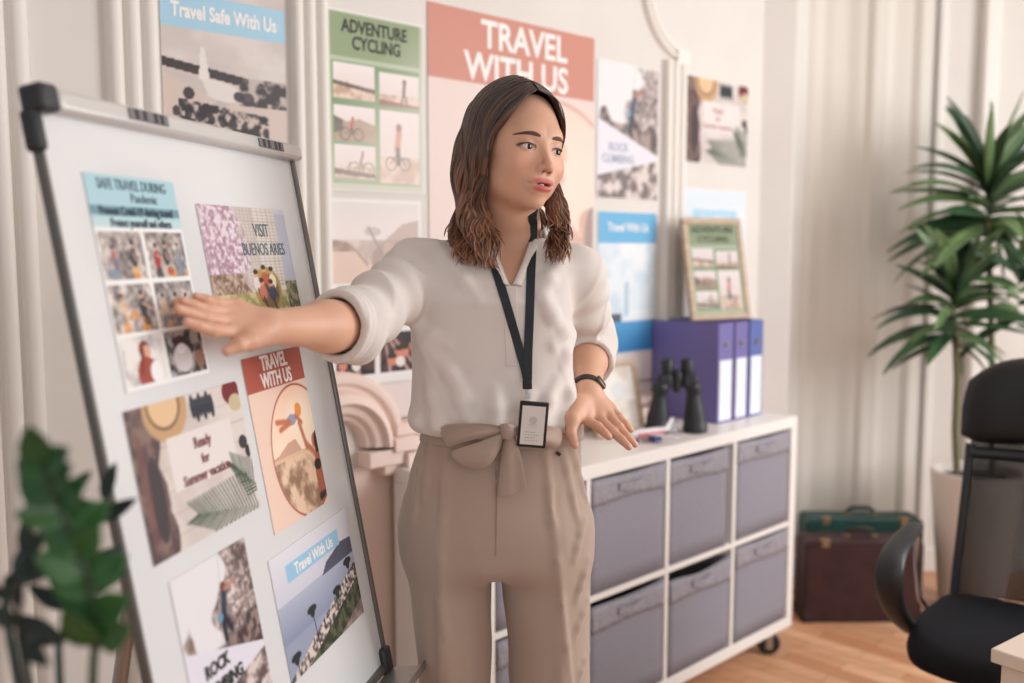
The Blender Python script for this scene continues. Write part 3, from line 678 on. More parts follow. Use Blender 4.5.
poster('wall_poster', 'large peach poster with a red title band, hanging directly behind her head', M, w, h, pic_red(180, 256, True),
       [('TRAVEL', .112, .035, h*.5-.062, m_inkw, .96, .0025, 0), ('WITH US', .112, .005, h*.5-.160, m_inkw, .98, .0025, 0)], border=.0)
M, w, h = wallM(2.49, 2.825, 1.58+Z, 2.042+Z)
im = pic_climb(110, 150); im.a = im.a*.82+240*.18
poster('wall_poster', 'rock climbing poster on the wall, right of the big red-topped poster', M, w, h, im, [('ROCK\nCLIMBING', .040, -.055, -.075, m_inkp, .95, .0006, -.0)], border=.003)
M, w, h = wallM(2.498, 2.825, 1.04+Z, 1.537+Z)
poster('wall_poster', 'bright blue banded seaside poster below the rock climbing poster', M, w, h, pic_sea(100, 150), [('Travel With Us', .042, 0, h*.39, m_inkw, .85, .0008, 0)], border=.002)
M, w, h = wallM(2.99, 3.41, 1.73+Z, 2.052+Z)
im = pic_summer(150, 110)
poster('wall_poster', 'summer vacation print with straw hat and palm leaf, near the wall corner', M, w, h, im, [('Ready\nfor\nSummer vacation', .030, .0, .015, m_inkpr, .95, .0004, 0)], border=.003)
M, w, h = wallM(2.985, 3.41, 1.31+Z, 1.636+Z)
poster('wall_poster', 'very pale blue poster mostly hidden behind the standing wooden frame', M, w, h, pic_sea(90, 70, True), [('Travel With Us', .036, 0, .05, m_inkw, .9, .0004, 0)], border=.003)
# ---------------- whiteboard on its easel
az = math.radians(12.2); ph = math.radians(10.2)
bdir = Vector((math.sin(az), math.cos(az), 0)); nh = Vector((math.cos(az), -math.sin(az), 0)); bup = Vector((0, 0, 1))*math.cos(ph)-nh*math.sin(ph); bn = bdir.cross(bup)
TL = P(35, 108, 1.117); BW, BH = .668, .95
BM = Matrix((bdir, bup, bn)).transposed().to_4x4(); BM.translation = TL   # x across, -y down, z towards viewer; face at z=0
foot = TL-bup*0; base = Vector((TL.x+bdir.x*BW/2-.12, TL.y+bdir.y*BW/2, 0))
wb = root('flipchart_whiteboard', 'magnetic whiteboard on an easel, covered with travel prints', 'whiteboard', Matrix.Translation(base))
m_al = mat('aluminium', (172, 172, 170), .35, metal=.85); m_alw = mat('light_grey_rail', (206, 204, 202), .35, metal=.2, spec=.5); m_wbf = mat('whiteboard_enamel', (222, 224, 226), .16, spec=.55, coat=.3)
m_dg = mat('dark_grey_plastic', (48, 50, 54), .5)
obj('board_face', MB().bx(0, BW, -BH, 0, -.012, 0, BM), m_wbf, wb, world=True, smooth=0)
mb = MB().bx(-.004, .002, -BH, 0, -.013, .002, BM).bx(BW-.004, BW+.008, -BH, 0, -.016, .006, BM).bx(-.008, BW+.008, -BH-.012, -BH+.004, -.016, .007, BM)
obj('edge_frame', mb, mat('grey_aluminium', (120, 116, 112), .4, metal=.6), wb, world=True, bevel=.003)
mb = MB().bx(.022, BW+.020, -.004, .024, -.010, .018, BM)
obj('clamp_rail', mb, m_alw, wb, world=True, bevel=.007)
mb = MB().bx(-.010, .022, -.006, .027, -.013, .020, BM).bx(-.012, .004, -.05, 0, -.016, .007, BM)
obj('rail_end_cap', mb, m_dg, wb, world=True, bevel=.006)
for x in (.155, .515):
    c = obj('rail_clip', MB().bx(x, x+.09, .004, .019, .018, .0205, BM), mat('clip_grey', (120, 118, 120), .5), wb, world=True, bevel=.001)
    mb = MB()
    for q in (.012, .03, .055, .07): mb.bx(x+q, x+q+.008, .005, .018, .0205, .0212, BM)
    obj('clip_rib', mb, m_dg, c, world=True)
mb = MB().bx(BW-.02, BW+.014, -BH-.02, -BH+.03, -.02, .012, BM)
obj('corner_cap', mb, m_dg, wb, world=True, bevel=.006)
# pen tray
mb = MB().bx(.03, BW+.01, -BH-.022, -BH-.014, .006, .075, BM).bx(.03, BW+.01, -BH-.016, -BH-.006, .072, .078, BM)
obj('pen_tray', mb, m_al, wb, world=True, bevel=.002)
obj('tray_hook', MB().tube([BM @ Vector((BW+.012, -BH-.02, .0)), BM @ Vector((BW+.025, -BH-.03, .05)), BM @ Vector((BW+.030, -BH-.012, .085)), BM @ Vector((BW+.030, -BH+.002, .087))], .0028), m_dg, wb, world=True)
# legs
def legs(p0, p1, n): obj('leg', MB().tube([p0, p1], .012, 12), m_al, wb, world=True, smooth=60)
for x in (.06, BW-.06):
    a = BM @ Vector((x, -.1, -.030)); b = BM @ Vector((x, -BH, -.030)); dr = (b-a).normalized(); e = a+dr*((0.012-a.z)/dr.z); legs(a, e, 0)
    obj('leg_foot', MB().lathe([(.015, 0), (.016, .03)], 14, Matrix.Translation((e.x, e.y, 0))), m_dg, wb, world=True)
a = BM @ Vector((BW/2, -.15, -.05)); e = Vector((a.x-.28, a.y+.05, .012)); legs(a, e, 0)
obj('leg_foot', MB().lathe([(.015, 0), (.016, .03)], 14, Matrix.Translation((e.x, e.y, 0))), m_dg, wb, world=True)
obj('leg_brace', MB().tube([BM @ Vector((.06, -.16, -.044)), BM @ Vector((BW-.06, -.16, -.044))], .010), m_al, wb, world=True)
def bM(x0, x1, y0, y1): return BM @ Matrix.Translation(((x0+x1)/2, (y0+y1)/2, .0006)), x1-x0, y0-y1
m_inkb = m_inkn
M, w, h = bM(.060, .256, -.069, -.342)
poster('board_print', 'tall pandemic travel print with a pale blue header and six small photos', M, w, h, pic_pandemic(150, 210),
       [('SAFE TRAVEL DURING', .0195, 0, h*.455, m_inkg, .78), ('Pandemic', .0175, .02, h*.395, m_inkg, .9), ('Prevent Covid-19 during travel', .0165, .0, h*.33, m_inkn, .78, .0004), ('Protect yourself and others', .0155, 0.005, h*.275, m_inkn, .78, .0003)], border=.0)
M, w, h = bM(.307, .594, -.097, -.270)
poster('board_print', 'Buenos Aires city print with blossom tree, tower and a sitting group', M, w, h, pic_buenos(190, 120),
       [('VISIT', .031, .045, h*.28, m_inkg, .8), ('BUENOS ARIES', .029, .045, h*.10, m_inkg, .78)], border=.0)
M, w, h = bM(.045, .324, -.363, -.556)
poster('board_print', 'summer vacation print with straw hat and palm leaves, beside the leafy plant', M, w, h, pic_summer(180, 125),
       [('Ready', .021, .018, h*.15, m_inkr, .85, .0004), ('for', .019, .018, h*.03, m_inkr, .85, .0004), ('Summer vacation', .0195, .018, -h*.08, m_inkr, .9, .0004)], border=.0)
M, w, h = bM(.350, .556, -.334, -.609)
poster('board_print', 'red-topped print of a mother lifting a child at sunset, under her forearm', M, w, h, pic_red(140, 190),
       [('TRAVEL', .033, .0, h*.445, m_inkw, .80, .0008), ('WITH US', .033, .0, h*.345, m_inkw, .80, .0008)], border=.0)
M, w, h = bM(.068, .260, -.584, -.815)
poster('board_print', 'rock climber print at the bottom of the whiteboard', M, w, h, pic_climb(130, 180), [('ROCK', .024, -.030, -h*.095, m_inkd, .9, .0010, .0), ('CLIMBING', .024, -.020, -h*.215, m_inkd, .9, .0010, .0)], border=.0)
M, w, h = bM(.315, .615, -.638, -.832)
poster('board_print', 'hazy coastal town print with a blue title label, lowest by the tray corner', M, w, h, pic_coast(190, 125), [('Travel With Us', .025, .0, h*.30, m_inkw, .95, .0006)], border=.0)
# ------------------------------------------------------------------ suitcases
def suitcase(M, w, d, h, mc, name, lab, latch, hm):
    r = root('suitcase', lab, 'suitcase', M, None)
    def rr(x0, x1, z0, z1, rad, n=5):
        pts = []
        for cx_, cz_, a0 in ((x1-rad, z1-rad, 0), (x0+rad, z1-rad, PI/2), (x0+rad, z0+rad, PI), (x1-rad, z0+rad, 1.5*PI)):
            for i in range(n+1): a = a0+PI/2*i/n; pts.append((cx_+rad*math.cos(a), cz_+rad*math.sin(a)))
        return pts
    R = Matrix.Rotation(PI/2, 4, 'X')          # prism xy -> xz, z -> -y
    pts = rr(-w/2, w/2, 0, h, .025)
    obj('shell', MB().prism(pts, -d/2+.0, d/2, R), mc, r, bevel=.008, bseg=3)
    obj('edge_trim', MB().prism(rr(-w/2-.002, w/2+.002, 0, h+.002, .026), -.005, .005, R), hm, r, bevel=.002)
    mb = MB()
    for i in range(1): mb.tube([(-.055, 0, h-.002), (-.055, 0, h+.018), (-.035, 0, h+.030), (.035, 0, h+.030), (.055, 0, h+.018), (.055, 0, h-.002)], [.006, .007, .009, .009, .007, .006], 12, up=(0, 1, 0))
    obj('handle', mb, hm, r, smooth=60)
    for sx in (-1, 1):
        obj('handle_mount', MB().box((.055*sx, 0, h+.003), (.026, .026, .008)), latch, r, bevel=.002)
        l = obj('latch', MB().box((w*.33*sx, -d/2+.012, h+.0015), (.04, .022, .006)).box((w*.33*sx, -d/2-.001, h-.014), (.03, .004, .026)), latch, r, bevel=.0015)
        obj('corner_cap', MB().prism([(sx*(w/2-.045), -.001), (sx*(w/2+.003), -.001), (sx*(w/2+.003), .045), (sx*(w/2-.01), .045)][::sx], -d/2-.002, d/2+.002, R), hm, r, bevel=.004)
    mb = MB()
    st = rr(-w/2+.012, w/2-.012, .012, h-.012, .02); P3 = [(x, -d/2-.0006, z) for x, z in st]; P3.append(P3[0])
    mb.tube(P3, .0012, 5); obj('stitching', mb, latch if False else hm, r)
    return r
m_brn = mat('oxblood_leather', (62, 34, 36), .5, spec=.4, noise=(14, (48, 26, 29)), bump=(160, .25, .001)); m_grn = mat('green_leather', (28, 72, 66), .5, noise=(14, (20, 58, 54)), bump=(160, .25, .001))
m_brass = mat('worn_brass', (150, 128, 96), .4, metal=.7); m_dkl = mat('dark_leather', (36, 26, 26), .5); m_dkg = mat('dark_green_leather', (18, 40, 40), .5)
c = P(856, 628, 3.78); c.z = .001
suitcase(Matrix.Translation(c), .475, .13, P(856, 536, 3.78).z, m_brn, '', 'dark oxblood suitcase standing in front of the green one', m_brass, m_dkl)
c2 = P(857, 600, 3.95); c2.z = .001
suitcase(Matrix.Translation(c2) @ Matrix.Rotation(-.03, 4, 'Z'), .485, .13, P(856, 513, 3.95).z-.008, m_grn, '', 'dark green suitcase standing behind the oxblood one', m_brass, m_dkg)
# ------------------------------------------------------------------ tall potted dracaena
Yp = 3.86
c = P(970, 612, Yp); c.z = 0
pr = root('potted_dracaena', 'tall potted dracaena with two leafy canes beside the curtain', 'plant', Matrix.Translation(c))
m_pot = mat('white_pot', (226, 216, 208), .45, spec=.4); m_soil = mat('soil', (46, 36, 30), .95, bump=(80, .8, .01)); m_cane = mat('cane_bark', (86, 100, 62), .8, noise=(40, (112, 96, 72), (1, 1, 4)))
zr = P(970, 470, Yp).z; rr_ = (P(1013, 470, Yp).x-P(927, 470, Yp).x)/2
obj('pot', MB().lathe([(rr_*.66, 0), (rr_*.70, .01), (rr_*.82, zr*.4), (rr_, zr-.01), (rr_, zr), (rr_-.014, zr), (rr_-.02, zr-.04), (0.001, zr-.045)], 48), m_pot, pr, smooth=50)
obj('soil', MB().lathe([(.001, zr-.042), (rr_-.02, zr-.040)], 32, cap=False), m_soil, pr)
m_leaf = mat('dracaena_leaf', (66, 94, 58), .36, spec=.5, noise=(3, (110, 136, 86), (1, 1, 1))); m_leaf2 = mat('dracaena_leaf_dark', (34, 56, 40), .38, spec=.5, noise=(3, (56, 92, 56)))
def leaf(mb, o, d, up, L, W, droop, n=9, fold=.35, mi=0):
    d = d.normalized(); s = d.cross(up).normalized(); rows = []; p = o.copy(); t = d.copy()
    for i in range(n+1):
        u = i/n; w = W*math.sin(PI*min(1, u*.92+.06))**.75*(1-.25*u)
        nrm = s.cross(t).normalized()
        rows.append([p-s*w/2+nrm*w*fold*.5, p-s*w*.25+nrm*w*fold*.2, p, p+s*w*.25+nrm*w*fold*.2, p+s*w/2+nrm*w*fold*.5])
        p = p+t*(L/n); t = (t+Vector((0, 0, -droop/n))).normalized()
    mb.surf(rows, mi=mi)
rnd = random.Random(4)
canes = [([(957, 478), (955, 430), (957, 380), (955, 330), (952, 305)], Yp, .013), ([(992, 478), (991, 420), (992, 360), (990, 290), (989, 250), (987, 215)], Yp+.05, .012)]
crowns = [((952, 318), Yp, 44, .33), ((987, 212), Yp+.05, 66, .42), ((1018, 300), Yp-.02, 16, .28)]
canes.append(([(992, 330), (1002, 318), (1016, 312)], Yp+.03, .009))
for pts, y, rad in canes:
    obj('cane', MB().tube([P(a, b, y) for a, b in pts], rad, 10), m_cane, pr, world=True, smooth=60)
for (cpx, y, n, L) in crowns:
    cc = P(*cpx, y); mb = MB()
    for i in range(n):
        u = i/n; az_ = i*2.399+rnd.uniform(-.3, .3); el = -.25+1.35*u+rnd.uniform(-.2, .2)
        dd = Vector((math.cos(az_)*math.cos(el), math.sin(az_)*math.cos(el)*.62, math.sin(el)))
        o = cc+Vector((0, 0, -.10+.26*u)); leaf(mb, o, dd, Vector((rnd.uniform(-.5, .5), -rnd.uniform(.1, 1.1), .8)), L*rnd.uniform(.7, 1.15)*(1-.2*u), rnd.uniform(.046, .064), rnd.uniform(.2, 1.2), mi=0 if rnd.random() < .45 else 1)
    obj('foliage', mb, [m_leaf, m_leaf2], pr, world=True, smooth=180, thick=.0012)
# ------------------------------------------------------------------ office chair
m_cf = mat('black_chair_fabric', (24, 26, 32), .8, spec=.25, bump=(700, .3, .0006)); m_cp = mat('black_chair_plastic', (38, 40, 44), .45); m_cl = mat('black_faux_leather', (20, 20, 24), .42, spec=.5, bump=(150, .15, .001))
m_chr = mat('chrome', (200, 200, 204), .15, metal=1)
f = Vector((-.57, -.82, 0)).normalized(); cy_ = -f; cx_ = Vector((cy_.y, -cy_.x, 0))
CM = Matrix((cx_, cy_, Vector((0, 0, 1)))).transposed().to_4x4(); CM.translation = Vector((1.33, 2.42, 0))
ch = root('office_chair', 'black office chair with mesh back, padded headrest and plastic arms', 'chair', CM)
# seat cushion: rounded super-ellipse with soft edges
rows = []; NS = 40
for zz, sc_ in ((.425, .80), (.43, .92), (.445, .985), (.465, 1.0), (.485, .985), (.498, .94), (.505, .85), (.506, .6), (.503, .3), (.500, .01)):
    row = []
    for k in range(NS):
        a = 2*PI*k/NS; ca, sa = math.cos(a), math.sin(a); e = .42
        x = .255*sc_*math.copysign(abs(ca)**e, ca); y = .245*sc_*math.copysign(abs(sa)**e, sa); row.append((x*(1-.06*(y > .1)), y, zz-.02*max(0, -y/.245)**3+.008*(x/.255)**2*(sc_ < .95)))
    rows.append(row)
mb = MB().surf(rows, closed=True); obj('seat', mb, m_cf, ch, smooth=180)
obj('seat_pan', MB().bx(-.2, .2, -.18, .2, .405, .43), m_cp, ch, bevel=.01)
bx0 = .235
def backc(x, z): t = (z-.5)/.65; return (x, bx0+.09*t+.02*math.sin(PI*t)-.05*(x/.25)**2, z)
hw = lambda z: .198-.018*max(0, (z-.55)/.6)
mb = MB(); rows = [[backc(-1*hw(z)+2*hw(z)*j/66, z) for j in range(67)] for z in [.50+.44*i/74 for i in range(75)]]
mo = obj('mesh_back', mb.surf(rows), mat('chair_mesh_fabric', (22, 22, 26), .7), ch, smooth=180)
wm = mo.modifiers.new('w', 'WIREFRAME'); wm.thickness = .0060; wm.use_replace = True; wm.use_even_offset = False
for sx in (-1, 1):
    obj('back_frame', MB().tube([backc(sx*hw(z), z) for z in [.43+.50*i/10 for i in range(11)]], [.013]*11, 10), m_cp, ch, smooth=60)
obj('back_crossbar', MB().tube([backc(hw(.90)*(-1+2*j/10), .905) for j in range(11)], .018, 10), m_cp, ch, smooth=60)
rows = []
for j in range(17):
    s = -1+2*j/16; row = []
    for k in range(20):
        a = 2*PI*k/20; ca, sa = math.cos(a), math.sin(a); e = .55
        z = 1.065+.125*math.copysign(abs(sa)**e, sa)*(1-.35*abs(s)**5)-.03*s*s; yy = .045*math.copysign(abs(ca)**.8, ca)*(1-.8*abs(s)**6)
        p_ = backc(s*.212, z); row.append((p_[0]*(1-.10*max(0, (z-1.05)/.1)), p_[1]+yy, z))
    rows.append(row)
mb = MB().surf(rows, closed=True); mb.f.append(tuple(range(20))[::-1]); mb.m.append(0); mb.f.append(tuple(16*20+k for k in range(20))); mb.m.append(0)
obj('headrest', mb, m_cl, ch, smooth=70)
for sx in (-1, 1):
    x = .285*sx
    pts = [(x*.7, .0, .43), (x*.93, -.07, .47), (x, -.15, .545), (x, -.205, .61), (x, -.222, .66), (x, -.195, .70), (x, -.10, .718), (x, .05, .720), (x, .12, .712)]
    obj('armrest', MB().tube(pts, [.014, .017, .019, .020, .021, .019, .017, .015, .010], 14, flat=1.8, up=(1, 0, 0)), m_cp, ch, smooth=80, sub=1)
    obj('arm_post', MB().tube([(x, .095, .70), (x*.99, .10, .60), (x*.95, .105, .50), (x*.75, .1, .42)], .009, 12), m_chr, ch, smooth=60)
obj('gas_lift', MB().lathe([(.028, .10), (.028, .27), (.018, .271), (.018, .41)], 20), m_chr, ch, smooth=40)
obj('mechanism', MB().bx(-.07, .07, -.1, .12, .375, .41), m_cp, ch, bevel=.01)
for k in range(5):
    a = 2*PI*k/5+.3; dx, dy = math.cos(a), math.sin(a)
    lg = obj('leg', MB().tube([(0, 0, .11), (dx*.16, dy*.16, .10), (dx*.30, dy*.30, .075)], [.028, .022, .016], 10, flat=.7), m_cp, ch, smooth=60)
    obj('castor', MB().lathe([(.012, -.02), (.026, -.02), (.028, -.012), (.028, .012), (.026, .02), (.012, .02)], 18, Matrix.Translation((dx*.30, dy*.30, .0285)) @ Matrix.Rotation(a, 4, 'Z') @ Matrix.Rotation(PI/2, 4, 'X')), m_rub, lg, smooth=40)
# ------------------------------------------------------------------ desk corner
m_desk = mat('cream_desk', (226, 212, 196), .4, spec=.4)
e1 = Vector((.80, .60, 0)); e2 = Vector((.60, -.80, 0)); cpt = P(990, 660, 1.715); cpt.z = 0
DM = Matrix((e1, -e2, Vector((0, 0, 1)))).transposed().to_4x4(); DM.translation = cpt
dk = root('desk', 'cream desk whose corner just enters the frame before the office chair', 'desk', DM)
obj('desktop', MB().bx(0, 1.1, -.60, 0, .735, .762), m_desk, dk, bevel=.003)
obj('side_panel', MB().bx(.012, .034, -.585, -.015, 0, .735), m_desk, dk, bevel=.002)
obj('side_panel', MB().bx(1.065, 1.087, -.585, -.015, 0, .735), m_desk, dk, bevel=.002)
obj('back_rail', MB().bx(.034, 1.065, -.56, -.54, .55, .735), m_desk, dk, bevel=.002)
# ------------------------------------------------------------------ foreground leafy plant
m_zz = mat('glossy_leaf', (58, 106, 50), .3, spec=.5, noise=(9, (38, 78, 44))); m_zd = mat('glossy_leaf_dark', (18, 34, 30), .35, spec=.5, noise=(9, (24, 44, 36))); m_zs = mat('leaf_stem', (44, 66, 40), .5)
Yz = .80
c = P(55, 683, Yz); c.z = 0; c.y = Yz+.02
zp = root('potted_houseplant', 'glossy dark green houseplant in the near corner, overlapping the whiteboard edge', 'plant', Matrix.Translation(c))
obj('pot', MB().lathe([(.09, .42), (.10, .425), (.135, .66), (.14, .69), (.128, .69), (.12, .665), (.001, .66)], 40), mat('clay_pot', (150, 120, 104), .7), zp, smooth=50)
obj('soil', MB().lathe([(.001, .668), (.12, .668)], 30, cap=False), m_soil, zp)
mb = MB().lathe([(.15, .39), (.15, .415), (.001, .416)], 36)
st_ = obj('stand_top', mb, m_wood, zp, smooth=40)
for k in range(3):
    a = 2*PI*k/3+.4; obj('stand_leg', MB().tube([(.11*math.cos(a), .11*math.sin(a), .40), (.16*math.cos(a), .16*math.sin(a), .001)], .010), m_wood, zp)
def zleaf(mb, o, d, nrm, L, W, mi=0):
    d = d.normalized(); s = d.cross(nrm).normalized(); n_ = s.cross(d); rows = []
    for i in range(11):
        u = i/10; w = W*(math.sin(PI*u**.8)**.8 if 0 < u < 1 else .02); p = o+d*(L*u)+n_*(-.12*L*u*u)
        rows.append([p-s*w/2+n_*w*.14, p-s*w*.27+n_*w*.03, p, p+s*w*.27+n_*w*.03, p+s*w/2+n_*w*.14])
    mb.surf(rows, mi=mi)
rz = random.Random(9)
def zstem(pts, mi, n, L, W, y0, y1, wig=.5, face=None):
    k = len(pts); pp = [P(a, b, y0+(y1-y0)*i/(k-1)) for i, (a, b) in enumerate(pts)]
    s0 = c+Vector((rz.uniform(-.03, .03), rz.uniform(-.03, .03), .668)); full = [s0]+pp
    sm = []
    for i in range(len(full)-1):
        for q in range(5):
            p0, p1, p2, p3 = full[max(i-1, 0)], full[i], full[i+1], full[min(i+2, len(full)-1)]; t = q/5
            sm.append(.5*((2*p1)+(-p0+p2)*t+(2*p0-5*p1+4*p2-p3)*t*t+(-p0+3*p1-3*p2+p3)*t**3))
    sm.append(full[-1]); obj('stem', MB().tube(sm, [.0045-.0025*i/len(sm) for i in range(len(sm))], 8), m_zs if mi == 0 else m_zd, zp, world=True, smooth=60)
    mb = MB(); st = int(len(sm)*.30)
    for j in range(n):
        u = j/(n-1); i = int(st+(len(sm)-1-st)*u); p = sm[i]; t = (sm[min(i+1, len(sm)-1)]-sm[max(i-1, 0)]).normalized()
        side = t.cross(Vector((0, -1, 0))).normalized()*(1 if j % 2 else -1)
        if u == 1: side = t
        dd = side*.8+t*.55+Vector((0, rz.uniform(-wig, wig), rz.uniform(-.1, .15)))
        zleaf(mb, p, dd, Vector((rz.uniform(-.3, .3), -1, rz.uniform(.1, .6))), L*rz.uniform(.85, 1.1)*(1-.25*u), W*(1-.15*u), 0)
    obj('leaf_spray', mb, m_zz if mi == 0 else m_zd, zp, world=True, smooth=180, thick=.0012)
zstem([(92, 700), (98, 640), (90, 585), (72, 535), (54, 492), (42, 462)], 0, 17, .046, .031, .80, .76)
zstem([(10, 640), (28, 570), (52, 520), (66, 500)], 1, 11, .05, .018, .84, .86)
zstem([(30, 690), (20, 640), (18, 610)], 1, 6, .05, .018, .78, .76)
zstem([(60, 690), (62, 640), (72, 600), (88, 560), (104, 500)], 1, 11, .058, .018, .86, .95)
# ------------------------------------------------------------------ signed-distance modelling
f32 = np.float32
def A3(*v): return np.array(v, f32)
def smin(a, b, k): h = np.clip(.5+.5*(b-a)/k, 0, 1); return b*(1-h)+a*h-k*h*(1-h)
def smax(a, b, k): return -smin(-a, -b, k)
def s_ell(p, c, r, R=None):
    q = p-A3(*c)
    if R is not None: q = q @ R
    r = A3(*r); k0 = np.sqrt(((q/r)**2).sum(-1)); k1 = np.sqrt(((q/(r*r))**2).sum(-1)); return k0*(k0-1)/(k1+1e-6)
def s_cap(p, a, b, r1, r2=None):
    a, b = A3(*a), A3(*b); r2 = r1 if r2 is None else r2
    ba = b-a; h = np.clip(((p-a) @ ba)/float(ba @ ba), 0, 1); return np.linalg.norm(p-a-h[..., None]*ba, axis=-1)-(r1+(r2-r1)*h)
def s_chain(p, pts, rad, k=.01):
    d = None
    for i in range(len(pts)-1):
        e = s_cap(p, pts[i], pts[i+1], rad[i], rad[i+1]); d = e if d is None else smin(d, e, k)
    return d
def surfnet(fn, lo, hi, h, B=4):
    lo = np.array(lo, float); n = (np.ceil((np.array(hi)-lo)/(h*B)).astype(int)); N = n*B
    g = [lo[i]+h*B*(np.arange(n[i])+.5)-h*.5 for i in range(3)]
    cp = np.stack(np.meshgrid(*g, indexing='ij'), -1).astype(f32); F = np.empty(n, f32)
    for i in range(n[0]): F[i] = fn(cp[i].reshape(-1, 3)).reshape(n[1], n[2])
    V = np.repeat(np.repeat(np.repeat(F, B, 0), B, 1), B, 2)
    act = np.argwhere(np.abs(F) < h*B*1.35+.006)
    off = np.stack(np.meshgrid(*[np.arange(B)]*3, indexing='ij'), -1).reshape(-1, 3)
    for s in range(0, len(act), 4000):
        a = act[s:s+4000]; idx = (a[:, None, :]*B+off[None]).reshape(-1, 3); v = fn((lo+idx*h).astype(f32)); V[idx[:, 0], idx[:, 1], idx[:, 2]] = v
    S = V < 0; c = np.zeros(tuple(N-1), np.uint8)
    for i in (0, 1):
        for j in (0, 1):
            for k in (0, 1): c += S[i:N[0]-1+i, j:N[1]-1+j, k:N[2]-1+k]
    cells = np.argwhere((c > 0) & (c < 8)); idm = -np.ones(tuple(N-1), np.int64); idm[tuple(cells.T)] = np.arange(len(cells))
    acc = np.zeros((len(cells), 3)); cnt = np.zeros(len(cells))
    cor = [(i, j, k) for i in (0, 1) for j in (0, 1) for k in (0, 1)]
    val = {q: V[cells[:, 0]+q[0], cells[:, 1]+q[1], cells[:, 2]+q[2]] for q in cor}
    for q in cor:
        for ax in range(3):
            if q[ax]: continue
            r = list(q); r[ax] = 1; a, b = val[q], val[tuple(r)]; m = (a < 0) != (b < 0)
            t = np.where(m, a/(np.where(m, a-b, 1)), 0); pt = np.tile(np.array(q, float), (len(cells), 1)); pt[:, ax] += t
            acc[m] += pt[m]; cnt[m] += 1
    vs = lo+h*(cells+acc/np.maximum(cnt, 1)[:, None]); fs = []
    for ax in range(3):
        o = [0, 0, 0]; o[ax] = 1; sl1 = tuple(slice(0, N[i]-o[i]) for i in range(3)); sl2 = tuple(slice(o[i], N[i]) for i in range(3))
        e = np.argwhere(S[sl1] != S[sl2]); b_, c_ = (ax+1) % 3, (ax+2) % 3
        e = e[(e[:, b_] > 0) & (e[:, c_] > 0) & (e[:, b_] < N[b_]-1) & (e[:, c_] < N[c_]-1)]
        def at(db, dc): q = e.copy(); q[:, b_] += db; q[:, c_] += dc; return idm[tuple(q.T)]
        Q = np.stack([at(-1, -1), at(0, -1), at(0, 0), at(-1, 0)], -1); flip = ~S[tuple(e.T)]; Q[flip] = Q[flip][:, ::-1]; fs.append(Q[(Q >= 0).all(1)])
    return vs, np.concatenate(fs)
def grad(fn, p, e=.0012):
    g = np.stack([fn(p+A3(e, 0, 0))-fn(p-A3(e, 0, 0)), fn(p+A3(0, e, 0))-fn(p-A3(0, e, 0)), fn(p+A3(0, 0, e))-fn(p-A3(0, 0, e))], -1)
    return g/(np.linalg.norm(g, axis=-1, keepdims=True)+1e-9)
def np_obj(name, vs, fs, mats, parent, colr=None, smooth=True, label=None, relax=1):
    vs = np.array(vs, float)
    for _ in range(relax):                  # gentle Laplacian polish
        s = np.zeros_like(vs); n = np.zeros(len(vs))
        for a, b in ((0, 1), (1, 2), (2, 3), (3, 0)):
            np.add.at(s, fs[:, a], vs[fs[:, b]]); np.add.at(n, fs[:, a], 1); np.add.at(s, fs[:, b], vs[fs[:, a]]); np.add.at(n, fs[:, b], 1)
        vs = vs*.5+.5*s/np.maximum(n, 1)[:, None]
    R = np.array(MW[parent.name].inverted()); v = vs @ R[:3, :3].T+R[:3, 3]
    me = bpy.data.meshes.new(name); me.vertices.add(len(v)); me.vertices.foreach_set('co', v.ravel())
    k = fs.shape[1]
    me.loops.add(fs.size); me.loops.foreach_set('vertex_index', fs.ravel().astype(np.int32)); me.polygons.add(len(fs)); me.polygons.foreach_set('loop_start', (np.arange(len(fs))*k).astype(np.int32))
    me.update(calc_edges=True); me.polygons.foreach_set('use_smooth', [smooth]*len(fs))
    if colr is not None:
        c = np.ones((len(v), 4)); c[:, :3] = srgb(np.clip(colr, 0, 255)); at = me.color_attributes.new('Col', 'FLOAT_COLOR', 'POINT'); at.data.foreach_set('color', c.ravel())
    for m in (mats if isinstance(mats, (list, tuple)) else [mats]): me.materials.append(m)
    o = bpy.data.objects.new(name, me); lnk(o, parent)
    if label: o['label'] = label
    return o, vs
def V3(v): return np.array(v, float)
# ------------------------------------------------------------------ the woman: landmarks
def q(px, py, Y): return tuple(P(px, py, Y))
HS = 1.03
ps, th, ro = math.radians(36), math.radians(0), math.radians(6.0)
HR = (Matrix.Rotation(ps, 3, 'Z') @ Matrix.Rotation(th, 3, 'X') @ Matrix.Rotation(ro, 3, 'Y'))
HC = Vector((.006, 1.76, 1.672)); HRn = np.array(HR, f32); HCn = np.array(HC, f32)
def hw_(a, f, z): return HC+HR @ Vector((a*HS, -f*HS, z*HS))   # head frame (left, forward, up) -> world
def tohead(p): r = (p-HCn) @ HRn/HS; r = r.copy(); r[..., 1] *= -1; return r        # columns: left, forward, up
SHR, ELR, WRR = q(417, 274, 1.77), q(352, 326, 1.575), q(268, 327, 1.375)
SHL, ELL, WRL = q(574, 277, 1.80), q(589, 342, 1.96), q(587, 391, 1.775)
NB = q(513, 246, 1.80)                                         # neck base
